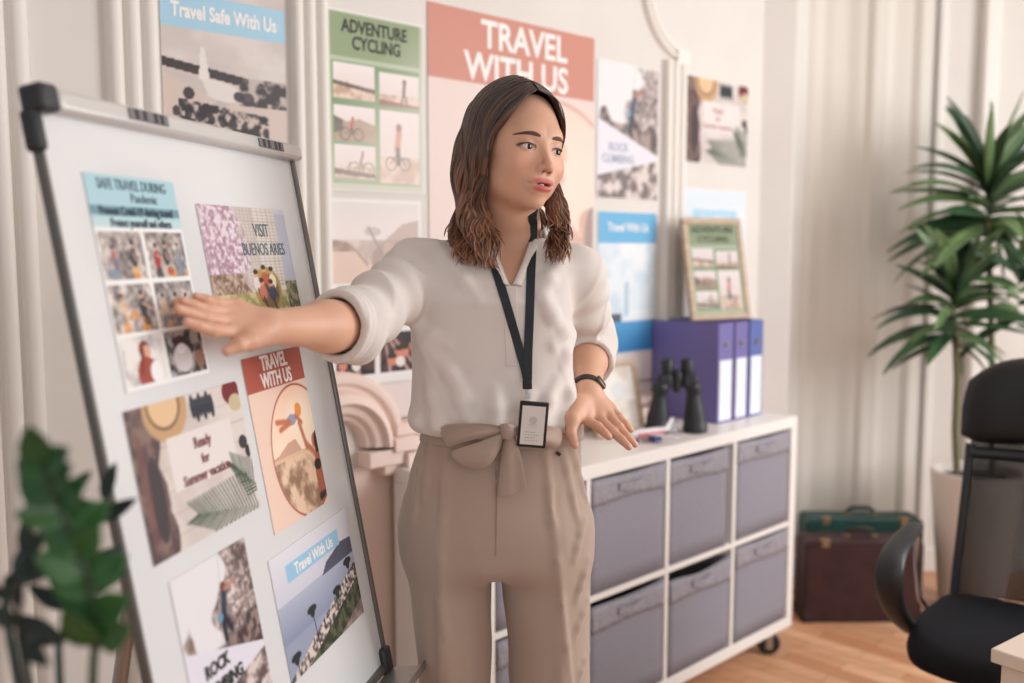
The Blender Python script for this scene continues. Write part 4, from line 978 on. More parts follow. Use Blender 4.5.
def face(p):
    x, f, z = p[..., 0], p[..., 1], p[..., 2]; ax = np.abs(x); m = np.stack([ax, f, z], -1)
    d = s_ell(p, (0, -.005, .030), (.0705, .084, .086))
    d = smin(d, s_ell(p, (0, .032, -.008), (.063, .053, .078)), .02)
    d = smin(d, s_ell(p, (0, .036, -.056), (.046, .042, .042)), .028)
    d = smin(d, s_ell(m, (.038, .010, -.049), (.015, .038, .025)), .025)    # jaw corners
    d = smin(d, s_ell(p, (0, .066, -.086), (.018, .015, .015)), .018)       # chin
    d = smin(d, s_ell(m, (.039, .056, -.027), (.021, .020, .019)), .02)     # cheeks
    d = smin(d, s_ell(m, (.020, .066, .026), (.024, .014, .012)), .018)     # brow
    d = smax(d, -s_ell(m, (.031, .0945, .001), (.018, .0125, .0115)), .012)    # sockets
    d = smin(d, s_cap(p, (0, .078, .010), (0, .0985, -.028), .0052, .0068), .010)  # nose bridge
    d = smin(d, s_ell(p, (0, .0985, -.032), (.0088, .0085, .0075)), .006)
    d = smin(d, s_ell(m, (.0105, .089, -.035), (.0065, .0085, .0062)), .005)  # wings
    d = smax(d, -s_ell(m, (.0058, .0950, -.0415), (.0032, .0042, .0028)), .002)  # nostrils
    d = smin(d, s_ell(p, (0, .0810, -.058), (.026, .011, .018)), .012)      # mouth mound
    d = smax(d, -s_cap(p, (0, .0965, -.044), (0, .0955, -.050), .0022), .004)
    d = smin(d, s_ell(m, (.0070, .0872, -.0555), (.0150, .0060, .0036)), .003)   # lips
    d = smin(d, s_ell(p, (0, .0862, -.0670), (.0175, .0072, .0050)), .003)
    d = smax(d, -s_ell(p, (0, .0925, -.0608), (.0150, .0100, .0018)), .0016)  # parted mouth
    d = smax(d, -s_ell(m, (.0245, .083, -.0605), (.003, .005, .0022)), .003)
    # lids over the eyeballs
    e = s_ell(m, (.0305, .0695, .000), (.0138, .0138, .0138)); e = smax(e, -s_ell(m, (.0312, .0835, -.0010), (.0145, .012, .0041)), .0012)
    d = smin(d, e, .004)
    d = smax(d, -s_ell(m, (.0312, .0850, -.0010), (.0140, .0072, .0035)), .0010)
    # ears
    er = s_ell(m, (.0725, -.004, -.008), (.006, .017, .029)); er = smax(er, -s_ell(m, (.0795, .000, -.004), (.0045, .009, .017)), .004)
    return smin(d, er, .006)
def headsdf(p):
    h = tohead(p); d = face(h)*HS
    nk = s_cap(p, hw_(0, -.012, -.055), Vector(NB)+Vector((0, .0, .02)), .050, .0535)
    d = smin(d, nk, .018)
    return d
# ------------------------------------------------------------------ torso / blouse
def lerp_tab(z, tab):
    zs = np.array([t[0] for t in tab], f32); return [np.interp(z, zs, np.array([t[i] for t in tab], f32)) for i in range(1, len(tab[0]))]
def zz(py, Y=1.74): return P(500, py, Y).z
def xx(px, Y=1.76): return P(px, 300, Y).x
BT = sorted([(zz(432), xx(494), .150, .108, 1.775), (zz(424), xx(494), .155, .114, 1.775), (zz(405), xx(493), .153, .112, 1.775), (zz(370), xx(492), .148, .106, 1.775), (zz(330), xx(492), .147, .106, 1.775),
             (zz(300), xx(493), .148, .110, 1.775), (zz(280), xx(495), .152, .098, 1.78), (zz(266), xx(499), .150, .080, 1.785), (zz(254), xx(502), .122, .070, 1.79), (zz(244), xx(504), .092, .063, 1.795), (zz(232), xx(505), .066, .057, 1.80)])
def loft(p, tab, e=2.3):
    x, y, z = p[..., 0], p[..., 1], p[..., 2]; cx, rx, ry, cy = lerp_tab(z, tab)
    k = (np.abs((x-cx)/rx)**e+np.abs((y-cy)/ry)**e)**(1/e); return (k-1)*np.minimum(rx, ry)*.95
def torso(p):
    d = loft(p, BT); z = p[..., 2]
    return smax(smax(d, z-zz(228), .01), zz(432)-z, .012)
def crease(p, s, seed):
    w = warp(p*A3(1.4, .9, .75), s, seed); return np.clip(1-np.abs(w)*2.2, 0, 1)**2
def fold(p, a, b, r=.006, w=1.0): return s_cap(p, a, b, r, r*.3*w)
def _skinchest(p):
    d = smax(torso(p)+.014, p[..., 2]-zz(236), .02); return d
FOLDS_B = [((470, 425, 1.665), (452, 375, 1.68)), ((500, 425, 1.66), (495, 390, 1.665)), ((540, 422, 1.67), (556, 380, 1.69)), ((440, 424, 1.675), (428, 370, 1.70)), ((565, 420, 1.69), (573, 370, 1.72)),
           ((418, 330, 1.74), (448, 345, 1.69)), ((420, 322, 1.75), (436, 372, 1.70)), ((573, 318, 1.74), (552, 345, 1.69)), ((572, 335, 1.74), (562, 372, 1.70)), ((545, 300, 1.68), (560, 330, 1.695)), ((455, 262, 1.72), (478, 300, 1.68)), ((560, 262, 1.73), (540, 296, 1.68)), ((430, 345, 1.70), (470, 400, 1.665)), ((520, 425, 1.655), (530, 395, 1.66))]
def hit0(px, py, fn, y0=1.5):
    Y = y0
    for _ in range(300):
        pt = P(px, py, Y); d = float(fn(np.array([pt], f32))[0])
        if d < .0005 or Y > 1.95: break
        Y += max(d*.6, .0008)
    return P(px, py, Y)
FB = []
for a, b in FOLDS_B:
    e0, e1 = hit0(a[0], a[1], torso), hit0(b[0], b[1], torso); mdl = hit0((a[0]+b[0])/2+random.uniform(-2, 2), (a[1]+b[1])/2, torso); dy = Vector((0, .0035, 0)); FB += [(tuple(e0+dy*.3), tuple(mdl+dy*.3), .0050, .0045), (tuple(mdl+dy*.3), tuple(e1+dy*1.6), .0045, .0015)]
def warp(p, s, seed=0):
    x, y, z = p[..., 0]*s, p[..., 1]*s, p[..., 2]*s
    return np.sin(x*1.3+2*np.sin(y*.9+seed)+z*.5)*np.sin(y*1.1+1.7*np.sin(z*.8+seed*2)+1)+.5*np.sin(z*2.1+2*np.sin(x*1.2)+seed)
ax_r = V3(ELR)-V3(SHR); CUFR = q(331, 338, 1.525)
CUFR_END = tuple(V3(ELR)+(V3(WRR)-V3(ELR))*.20)
CUFL_END = tuple(V3(ELL)+(V3(WRL)-V3(ELL))*.42)
def sleeve(p, sh, el, end, r0, r1, r2, seed):
    a = V3(sh); b = V3(el); c = V3(end)
    d = smin(s_cap(p, a, b+(b-a)*.02, r0, r1), s_cap(p, b, c, r1, r2), .02)
    u = ((p-a.astype(f32)) @ ((b-a)/np.linalg.norm(b-a)).astype(f32))
    ang = warp(p, 9, seed)
    d = d+.0032*np.sin(u*95+3.0*ang)*np.clip(1.2-abs(u-.16)*4, .25, 1)+.0030*ang
    return d
def cuffcut(p, el, end, wr, ri):
    c = V3(end); t = V3(wr)-V3(el); t /= np.linalg.norm(t)
    s = (p-c.astype(f32)) @ t.astype(f32)
    return s
def blouse(p):
    d = torso(p)
    for a, b, r1_, r2_ in FB: d = smin(d, s_cap(p, a, b, r1_, r2_), .020)
    d = d+.0013*warp(p, 14, 2)-.0028*crease(p, 7, 1)
    # blousing just above the waistband
    z = p[..., 2]; d = d-.006*np.exp(-((z-zz(419))/.018)**2)*(1+.5*np.sin(p[..., 0]*90+2*np.sin(p[..., 0]*40)))
    def arm(sh, el, end, wr, r0, r1, R, wd, seed, yoke):
        a_, b_, c_ = V3(sh), V3(el), V3(end); t = V3(wr)-V3(el); t /= np.linalg.norm(t); tf = t.astype(f32)
        up = s_cap(p, a_, b_, r0, r1); u = (p-a_.astype(f32)) @ ((b_-a_)/np.linalg.norm(b_-a_)).astype(f32)
        s = (p-c_.astype(f32)) @ tf; r = np.linalg.norm(p-c_.astype(f32)-s[..., None]*tf, axis=-1)
        fo = smax(s_cap(p, b_, c_, r1, R-.004), s, .004)
        ang = warp(p, 9, seed); L = np.linalg.norm(b_-a_)
        e = smin(up, fo, .02)-.0045*crease(p, 13, seed)
        e = e+.0042*np.sin(u*105+3.2*ang)*np.clip(1.5-abs(u-L*.72)*7, .12, 1)*np.clip((L+.12-u)*12, 0, 1)+.0028*ang
        ring = np.sqrt(np.maximum(np.abs(r-R+.006)-.004, 0)**2+np.maximum(np.abs(s+wd)-wd, 0)**2)-.0050+.0030*warp(p, 24, seed+2)+.0015*np.sin(s*500+ang*3)
        e = smin(e, ring, .005)
        e = smax(e, -np.maximum(np.maximum(r-(R-.010), -(s+.045)), s-.03), .003)
        return smin(e, s_cap(p, yoke, sh, .052, r0-.004), .03)
    sr = arm(SHR, ELR, CUFR_END, WRR, .060, .056, .056, .020, 1, q(455, 268, 1.785))
    sl = arm(SHL, ELL, CUFL_END, WRL, .056, .052, .0505, .012, 5, q(548, 268, 1.795))
    d = smin(d, sr, .022); d = smin(d, sl, .018)
    # neck opening: V at the front and a round hole for the neck
    x, y = p[..., 0], p[..., 1]
    nb = V3(NB); d = smax(d, -s_cap(p, (nb[0], nb[1]+.0, nb[2]-.015), (nb[0]-.004, nb[1]-.01, nb[2]+.2), .058, .066), .006)
    xv = xx(511, 1.69); zv = zz(288, 1.68); zt = zz(236)
    hwid = np.clip((z-zv)/(zt-zv), -1, 1.3)*.040
    v = np.maximum(np.abs(x-(xv+(z-zv)*.02))-hwid, y-1.765)
    d = smax(d, -v, .003)
    return d
# ------------------------------------------------------------------ hands
def hand_sdf(p, wr, kn, tips, thumb, pw, pt, nrm, sc=1.0):
    """wr wrist, kn four knuckles, tips per finger (pip, dip, tip), thumb (cmc, mcp, ip, tip), nrm: back-of-hand normal"""
    d = None
    w = V3(wr)
    for i, k in enumerate(kn):                                   # metacarpals make the palm
        k = V3(k); m = w+(k-w)*.12
        e = s_cap(p, m, k, .0165*sc, .0105*sc); e = smin(e, s_cap(p, m-V3(nrm)*.006, w+(k-w)*.8-V3(nrm)*.008, .013*sc, .011*sc), .010); d = e if d is None else smin(d, e, .012)
    t = [V3(a) for a in thumb]
    d = smin(d, s_chain(p, t, [.0150*sc, .0120*sc, .0100*sc, .0076*sc], .004), .014)
    d = smin(d, s_cap(p, w, t[1], .014*sc, .012*sc), .014)
    R = [.0088, .0090, .0086, .0076]
    for i, (k, f_) in enumerate(zip(kn, tips)):
        r = R[i]*sc; ch_ = [V3(k)]+[V3(a) for a in f_]
        e = s_chain(p, ch_, [r*1.10, r*1.0, r*.90, r*.74], .002)
        e = smin(e, s_ell(p, ch_[1], (r*1.07,)*3), .004)
        d = smin(d, e, .0022)
    return d
def U(v): v = V3(v); return v/np.linalg.norm(v)
def finger(k, d0, d1, d2, L):
    a = V3(k)+U(d0)*L[0]; b = a+U(d1)*L[1]; c = b+U(d2)*L[2]; return [a, b, c]
# her right hand, held out before the whiteboard: pixel landmarks at their own distances
kR = [q(232, 332, 1.310), q(227, 321, 1.320), q(229, 311.5, 1.336), q(236, 304, 1.352)]
tR = [[q(213, 330, 1.272), q(199, 326, 1.252), q(187, 322, 1.240)],
      [q(205, 318, 1.283), q(190, 313, 1.262), q(178, 309, 1.246)],
      [q(208, 310, 1.300), q(194, 305, 1.282), q(183, 301, 1.270)],
      [q(217, 303, 1.324), q(206, 299, 1.310), q(196, 296, 1.300)]]
thR = [q(262, 335, 1.350), q(250, 340, 1.315), q(239, 345, 1.292), q(227, 351, 1.280)]
# her left hand, palm down over the shelf
kL = [q(587, 420, 1.715), q(601, 420, 1.732), q(609, 415, 1.745), q(611, 408, 1.765)]
tL = [[q(598, 427, 1.700), q(604, 432, 1.686), q(609, 437, 1.680)],
      [q(613, 432, 1.696), q(622, 440, 1.680), q(629, 447, 1.672)],
      [q(619, 427, 1.712), q(627, 436, 1.700), q(635, 444.5, 1.694)],
      [q(619, 417, 1.745), q(626, 424, 1.736), q(631, 430, 1.732)]]
thL = [q(578, 403, 1.735), q(572, 420, 1.695), q(571, 433, 1.680), q(575, 445, 1.676)]
nR, nL = (0.25, -.5, .75), (.35, -.35, .85)
def armR(p):
    d = s_cap(p, ELR, V3(ELR)+(V3(WRR)-V3(ELR))*.35, .040, .0385); d = smin(d, s_cap(p, V3(ELR)+(V3(WRR)-V3(ELR))*.3, WRR, .0375, .0245), .02)
    h = hand_sdf(p, WRR, kR, tR, thR, 0, 0, nR, .98); return smin(d, h, .016)
def armL(p):
    m = V3(ELL)+(V3(WRL)-V3(ELL))*.4
    d = s_cap(p, ELL, m, .040, .036); d = smin(d, s_cap(p, m, WRL, .035, .0255), .02)
    h = hand_sdf(p, WRL, kL, tL, thL, 0, 0, nL, .98); return smin(d, h, .016)
# ------------------------------------------------------------------ trousers
def Zb(py): return P(500, py, 1.76).z
LT = sorted([(Zb(425), xx(502), .146, .106, 1.785), (Zb(440), xx(501), .149, .108, 1.785), (Zb(470), xx(496), .160, .116, 1.785), (Zb(500), xx(494), .172, .124, 1.79), (Zb(530), xx(495), .175, .128, 1.79), (Zb(560), xx(497), .172, .126, 1.79), (Zb(590), xx(497), .168, .12, 1.79)])
def leg_tab(side):
    if side < 0: T = [(Zb(470), 450, .088), (Zb(540), 446, .084), (Zb(600), 450, .078), (Zb(683), 452.5, .066), (.50, 455, .062), (.16, 462, .056), (.08, 462, .056)]
    else: T = [(Zb(470), 543, .088), (Zb(540), 546, .086), (Zb(600), 546, .083), (Zb(683), 552, .074), (.50, 553, .066), (.16, 552, .058), (.08, 552, .058)]
    return sorted([(z, xx(px, 1.78), r, r*1.12, 1.78) for z, px, r in T])
TLg, TRg = leg_tab(-1), leg_tab(1)
FT = [((447, 445, 1.69), (441, 560, 1.675), .004), ((441, 560, 1.675), (441, 690, 1.70), .004), ((545, 450, 1.68), (557, 560, 1.68), .004), ((557, 560, 1.68), (572, 690, 1.72), .004),
      ((425, 442, 1.72), (413, 520, 1.71), .004), ((432, 440, 1.70), (424, 500, 1.69), .003), ((560, 444, 1.70), (578, 520, 1.72), .004), ((570, 445, 1.72), (586, 500, 1.76), .004),
      ((583, 520, 1.75), (574, 560, 1.72), .005), ((588, 560, 1.76), (576, 600, 1.73), .005), ((586, 600, 1.76), (574, 640, 1.72), .005), ((588, 650, 1.76), (578, 683, 1.72), .004),
      ((440, 600, 1.68), (446, 640, 1.68), .003)]

def leg(p, tab, cr):
    x, y, z = p[..., 0], p[..., 1], p[..., 2]; cx, rx, ry, cy = lerp_tab(z, tab)
    an = np.arctan2((x-cx)/rx, -(y-cy)/ry); k = np.hypot((x-cx)/rx, (y-cy)/ry)-.075*np.exp(-((an-cr)/.20)**2)-.06*np.exp(-((np.abs(an)-PI)/.3)**2)
    return (k-1)*np.minimum(rx, ry)*.92
def trou0(p):
    z = p[..., 2]
    hip = smax(loft(p, LT, 2.2), Zb(572)-z, .05)
    l1 = smax(leg(p, TLg, -.12), z-Zb(505), .06); l2 = smax(leg(p, TRg, .30), z-Zb(505), .06)
    return smin(hip, smin(l1, l2, .006), .035)
def trousers(p):
    z = p[..., 2]
    d = trou0(p)
    for a, b, r in FTq: d = smin(d, s_cap(p, a, b, r, r*.7), .012)
    cz = np.clip((Zb(560)-z)/.3, 0, 1)
    d = d-.0035*crease(p, 6, 3)*(.35+cz)+.0022*warp(p, 8, 7)*(.4+cz)+.0010*warp(p, 19, 3)
    d = smax(d, z-Zb(424), .004); d = smax(d, .085-z, .003)
    return d

FTq = []
for a, b, r in FT:
    pr_ = [hit0(a[0]+(b[0]-a[0])*t, a[1]+(b[1]-a[1])*t, trou0)+Vector((0, .0015, 0)) for t in (0, .33, .66, 1)]
    FTq += [(tuple(pr_[i]), tuple(pr_[i+1]), r) for i in range(3)]
# ------------------------------------------------------------------ build the woman
import time as _t
m_skin = attr_mat('skin', .48, .45, sub=.12, bump=(260, .06, .0006))
def skin_cols(v, head=False):
    n = vs_noise(v); c = np.array([214, 166, 140.])+n[:, None]*np.array([8, 7, 6.])
    return c
def vs_noise(v): return warp(v.astype(f32), 24, 4)*.5
WORG = Vector((.0, 1.78, 0))
wo = root('woman', 'woman in cream blouse and beige tied trousers, pointing to the whiteboard with outstretched arm', 'person', Matrix.Translation(WORG))
parts = []
# head, neck and upper chest
vch = _skinchest
def headbody(p): return smin(headsdf(p), vch(p), .02)
hv, hf = surfnet(headbody, (-.20, 1.60, 1.36), (.19, 1.92, 1.90), .0022)
h = tohead(hv.astype(f32)); x, f_, z = h[:, 0], h[:, 1], h[:, 2]; ax_ = np.abs(x)
cs = skin_cols(hv)
def blend(c, m, rgb): return c*(1-m[:, None])+np.array(rgb, float)*m[:, None]
g = lambda d2: np.exp(-d2)
cs = blend(cs, .35*g(((ax_-.040)/.018)**2+((z+.030)/.016)**2)*(f_ > .03), (218, 142, 122))
cs = blend(cs, .25*g((x/.010)**2+((z+.034)/.010)**2)*(f_ > .08), (205, 140, 118))
lip = np.maximum(np.clip(1.25-np.sqrt((ax_/.0235)**2+((z+.0560)/.0058)**2)**3, 0, 1), np.clip(1.2-np.sqrt((x/.0215)**2+((z+.0672)/.0068)**2)**3, 0, 1))*(f_ > .074)
cs = blend(cs, np.clip(lip, 0, 1)*.85, (192, 92, 88))
cs = blend(cs, np.clip(1.3-np.sqrt((x/.017)**2+((z+.0610)/.0024)**2), 0, 1)*(f_ > .06)*(f_ < .0905), (70, 28, 28))
cs = blend(cs, .35*g(((ax_-.031)/.016)**2+((z-.007)/.006)**2)*(f_ > .05), (176, 122, 102))
edge = np.sqrt(((ax_-.0312)/.0150)**2+((z+.0010)/.0058)**2)
cs = blend(cs, .8*np.exp(-((edge-1.0)/.20)**2)*(z > -.0015)*(f_ > .055)*(ax_ > .016), (40, 26, 25))
cs = blend(cs, .3*np.exp(-((edge-1.0)/.16)**2)*(z <= -.0015)*(f_ > .055)*(ax_ > .017), (120, 78, 66))
cs = blend(cs, .9*np.clip(1.3-np.sqrt(((ax_-.0058)/.0036)**2+((f_-.0945)/.004)**2), 0, 1)*(z < -.037)*(z > -.046), (96, 52, 44))
rv, rf = surfnet(armR, (-.52, 1.20, 1.28), (-.17, 1.66, 1.52), .0022)
lv, lf = surfnet(armL, (.05, 1.62, 1.08), (.28, 2.06, 1.36), .0022)
def torso_in(p):
    z = p[..., 2]; up = torso(p)+.018
    for s_, e_ in ((SHR, ELR), (SHL, ELL)): up = smin(up, s_cap(p, s_, e_, .036, .034), .02)
    up = smax(smax(up, z-zz(264), .01), Zb(436)-z, .004)
    lo = smax(smax(trou0(p)+.018, z-Zb(430), .004), .12-z, .01)
    return np.minimum(up, lo)
bv, bf = surfnet(torso_in, (-.32, 1.5, .10), (.30, 2.1, 1.56), .012)
def relaxed(v, f, n):
    for _ in range(n):
        s = np.zeros_like(v); c = np.zeros(len(v))
        for a, b in ((0, 1), (1, 2), (2, 3), (3, 0)):
            np.add.at(s, f[:, a], v[f[:, b]]); np.add.at(c, f[:, a], 1); np.add.at(s, f[:, b], v[f[:, a]]); np.add.at(c, f[:, b], 1)
        v = v*.5+.5*s/np.maximum(c, 1)[:, None]
    return v
hv = relaxed(hv, hf, 1); rv = relaxed(rv, rf, 1); lv = relaxed(lv, lf, 1)
def handcol(v, kn, tips, thumb, nrm):
    c = skin_cols(v)
    for i, fgr in enumerate(tips+[thumb[1:]]):
        for j, pt in enumerate(fgr[:-1]): c = blend(c, .28*g((np.linalg.norm(v-V3(pt), axis=1)/.008)**2), (196, 128, 104))
        t = V3(fgr[-1]); b = V3(fgr[-2]); dr = U(t-b); n = U(V3(nrm)-dr*np.dot(V3(nrm), dr)); nc = t+n*.0055+dr*.001
        dd = v-nc; a = dd @ dr; s_ = np.linalg.norm(dd-a[:, None]*dr, axis=1)
        c = blend(c, .75*np.clip(1.4-np.sqrt((a/.0062)**2+(s_/.0052)**2)**2, 0, 1)*((dd @ n) > -.003), (232, 186, 172))
        c = blend(c, .25*g((np.linalg.norm(v-t, axis=1)/.008)**2), (216, 140, 120))
    return c
rc = handcol(rv, kR, tR, thR, nR); lc = handcol(lv, kL, tL, thL, nL)
av = np.concatenate([hv, rv, lv, bv]); n1, n2, n3 = len(hv), len(hv)+len(rv), len(hv)+len(rv)+len(lv)
af = np.concatenate([hf, rf+n1, lf+n2, bf+n3]); ac = np.concatenate([cs, rc, lc, skin_cols(bv)])
np_obj('body', av, af, m_skin, wo, ac, relax=0)
# eyes
m_ew = mat('eye_white', (214, 206, 202), .15, spec=.6, coat=.5); m_ei = mat('iris_brown', (40, 22, 16), .3, spec=.3, coat=.1); m_ep = mat('pupil_black', (8, 6, 6), .2, coat=.2)
gz = Vector((.22, 1, -.06)).normalized()
for sx in (-1, 1):
    c0 = Vector((.0305*sx, .0695, 0)); mb = MB(); Mz = gz.to_track_quat('Z', 'Y').to_matrix(); n = 28; R_ = .0126; rows = []
    angs = [0, .1, .21, .22, .40, .54, .56, .8, 1.2, 1.7, 2.4, PI]
    vs = []; fs = []; mi = []
    for a in angs:
        for k in range(n):
            b = 2*PI*k/n; r = R_*(1+.02*math.exp(-(a/.4)**2)); v = Mz @ Vector((r*math.sin(a)*math.cos(b), r*math.sin(a)*math.sin(b), r*math.cos(a)))+c0; vs.append(hw_(v.x, v.y, v.z))
    mb.v = vs
    for i in range(len(angs)-1):
        for k in range(n): mb.f.append((i*n+k, i*n+(k+1) % n, (i+1)*n+(k+1) % n, (i+1)*n+k)); mb.m.append(2 if i < 2 else (1 if i < 6 else 0))
    obj('eye', mb, [m_ew, m_ei, m_ep], wo, world=True, smooth=180)
    # upper lashes
    mb = MB(); pts = [];
    for i in range(13):
        a = PI*(.06+.88*i/12); X = .0312-.0148*math.cos(a); Zq = -.0005+.0052*math.sin(a); F = .0695+math.sqrt(max(1e-6, .0140**2-(X-.0305)**2-Zq**2)); pts.append(hw_(X*sx, F+.0008, Zq))
    mb.tube(pts, [.0004]+[.0008]*11+[.0006], 6); obj('eyelash', mb, mat('lash_black', (24, 16, 14), .6), wo, world=True)
    mb = MB(); rows = []
    for i in range(15):
        s = i/14; X = .013+.040*s; Zq = .0185+.0036*math.sin(PI*min(1, s*.85+.05))-.003*s*s; w = .0076*(1-.75*s**2.2)*(.55+.45*min(1, s*4))
        row = []
        for k in (-1, -.5, 0, .5, 1):
            pt = np.array([[X*sx, .10, Zq+w*k/2]], f32)
            for _ in range(40): pt[0, 1] -= max(float(face(pt)[0])*.7, 0)
            row.append(hw_(float(pt[0, 0]), float(pt[0, 1])+.0007*(1-k*k)+.0001, float(pt[0, 2])))
        rows.append(row)
    obj('eyebrow', mb.surf(rows), mat('brow_hair', (92, 64, 52), .85), wo, world=True, smooth=180)
mb = MB(); rows = []
for zt in (-.0590, -.0622): rows.append([hw_(.0125*math.sin(a), .0715+.0145*math.cos(a), zt) for a in [(-1+2*i/12)*1.2 for i in range(13)]])
obj('teeth', mb.surf(rows), mat('teeth_white', (222, 214, 206), .3), wo, world=True, smooth=180)
# blouse
m_blo = mat('cream_crepe', (219, 211, 206), .72, spec=.25, sheen=.15, bump=(420, .18, .0006), sub=.06)
v, f = surfnet(blouse, (-.40, 1.42, 1.13), (.30, 2.12, 1.56), .0032)
np_obj('blouse', v, f, m_blo, wo, relax=2)
m_tro = mat('taupe_trouser_cloth', (172, 152, 139), .8, spec=.2, sheen=.2, bump=(600, .15, .0005))
v, f = surfnet(trousers, (-.25, 1.60, .07), (.25, 1.98, 1.22), .0042)
np_obj('trousers', v, f, m_tro, wo, relax=2)
def hit(px, py, fn, y0=1.45, y1=2.0, off=0.0):
    Y = y0; d0 = None
    for _ in range(400):
        pt = P(px, py, Y); d = float(fn(np.array([pt], f32))[0])
        if d < .0004: break
        Y += max(d*.6, .0005)
        if Y > y1: return P(px, py, y1)
    pt = P(px, py, Y)
    if off: g_ = grad(fn, np.array([pt], f32))[0]; pt = pt+Vector([float(a) for a in g_])*off
    return pt
# placket, collar
def strip(pxs, fn, wid, off, name, m, par, thick=.0016, side=(1, 0, 0), world=True, smooth=60):
    pts = [hit(a, b, fn, off=off) for a, b in pxs]; mb = MB().ribbon(pts, wid, thick, side); return obj(name, mb, m, par, world=world, smooth=smooth)
mb = MB(); pts = [hit(a, b, blouse, off=.0012) for a, b in [(510, 286), (510.5, 300), (511, 315), (511, 330), (511.5, 345), (512, 358), (512, 366)]]
mb.ribbon(pts, .022, .0022, (1, 0, 0)); obj('placket', mb, m_blo, wo, world=True, bevel=.0006)
def collar_pts(side):
    T = [(509, 287), (504, 275), (499, 263), (494.5, 251), (491, 243)] if side < 0 else [(512, 287), (518, 274), (523, 262), (527, 250), (530, 240), (531, 233)]
    return T
for sd in (-1, 1):
    rows = []
    for i, (a, b) in enumerate(collar_pts(sd)):
        pt = hit(a+3*sd, b, blouse); pt2 = Vector(pt); w_ = .016
        rows.append([pt2+Vector((-.004*sd, .004, 0)), pt2+Vector((-.006*sd, -.003, .003)), pt2+Vector((.001*sd, -.0045, .004)), pt2+Vector((.010*sd, -.0015, 0)), pt2+Vector((.013*sd, .004, -.001))])
    nb = Vector(NB)
    for k in range(1, 6):
        a = PI*.22+PI*.30*k/5; r = .064; e = nb+Vector((sd*r*math.sin(a)*1.0, -r*math.cos(a), .016+.012*k/5)); a2 = 0
        rows.append([e+Vector((-.004*sd, .001, -.01)), e+Vector((-.004*sd, 0, .006)), e+Vector((0, 0, .012)), e+Vector((.003*sd, 0, .004)), e+Vector((.006*sd, 0, -.014))])
    obj('collar', MB().surf(rows), m_blo, wo, world=True, smooth=180, thick=.002, sub=1)
# waistband and bow
mb = MB(); rows = []
N = 60
for k in range(5):
    z = Zb(440)+(Zb(424)+.004-Zb(440))*k/4; row = []
    for j in range(N):
        a = 2*PI*j/N; cx_2, rx, ry, cy2 = [float(t) for t in lerp_tab(np.array([z], f32), LT)]
        bo = .004+.0015*math.sin(a*9)
        row.append((cx_2+(rx+bo)*math.copysign(abs(math.sin(a))**.9, math.sin(a)), cy2-(ry+bo)*math.copysign(abs(math.cos(a))**.9, math.cos(a)), z))
    rows.append(row)
obj('waistband', MB().surf(rows, closed=True), m_tro, wo, world=True, smooth=180, thick=.003)
bow = bpy.data.objects.new('waist_tie', None); lnk(bow, wo); MW[bow.name] = MW[wo.name]
def cloth(rows_px, name, thick=.003):
    rows = [[P(a, b, y) for a, b, y in r] for r in rows_px]; o = obj(name, MB().surf(rows), m_tro, bow, world=True, smooth=180, thick=thick, sub=2); o.modifiers['u'].boundary_smooth = 'PRESERVE_CORNERS'; return o
fy_ = 1.655
def pleat(rows_px, name, thick=.0022, amp=.010):
    out = []
    for i, r in enumerate(rows_px): out.append([(a, b, y+(amp if i % 2 else 0)) for a, b, y in r])
    return cloth(out, name, thick)
F0 = fy_
cloth([[(498, 425, F0-.004), (503, 423, F0-.030), (510, 423, F0-.030), (516, 426, F0-.004)], [(499, 431, F0-.008), (504, 431, F0-.036), (511, 431, F0-.036), (517, 432, F0-.006)], [(499, 438, F0-.004), (505, 440, F0-.030), (511, 441, F0-.030), (517, 439, F0-.004)]], 'knot', .004)
pleat([[(501, 426, F0-.018), (486, 423, F0-.030), (466, 423, F0-.028), (448, 424, F0-.006), (438, 428, F0+.012)],
       [(501, 428, F0-.020), (485, 427, F0-.030), (465, 429, F0-.028), (449, 431, F0-.004), (440, 434, F0+.012)],
       [(501, 431, F0-.022), (484, 432, F0-.044), (463, 437, F0-.042), (449, 442, F0-.018), (446, 445, F0+.004)],
       [(501, 433, F0-.020), (486, 437, F0-.030), (470, 441, F0-.026), (456, 445, F0-.010), (450, 447, F0+.004)]], 'bow_loop')
pleat([[(501, 433, F0-.018), (491, 437, F0-.022), (478, 442, F0-.024), (462, 447, F0-.020), (450, 450, F0-.002)],
       [(502, 435, F0-.022), (494, 442, F0-.030), (482, 450, F0-.034), (467, 456, F0-.028), (452, 459, F0-.008)],
       [(502, 437, F0-.020), (497, 448, F0-.032), (489, 459, F0-.036), (478, 466, F0-.030), (460, 464, F0-.010)],
       [(503, 438, F0-.012), (500, 450, F0-.020), (494, 461, F0-.022), (485, 470, F0-.018), (470, 470, F0-.006)]], 'bow_end', amp=.004)
pleat([[(515, 426, F0-.018), (530, 424, F0-.028), (546, 425, F0-.018), (560, 427, F0+.012)],
       [(515, 429, F0-.020), (532, 429, F0-.030), (548, 432, F0-.016), (564, 434, F0+.014)],
       [(515, 433, F0-.022), (531, 436, F0-.044), (548, 441, F0-.028), (562, 444, F0+.006)],
       [(515, 436, F0-.018), (528, 441, F0-.026), (544, 447, F0-.014), (556, 450, F0+.008)]], 'bow_loop')
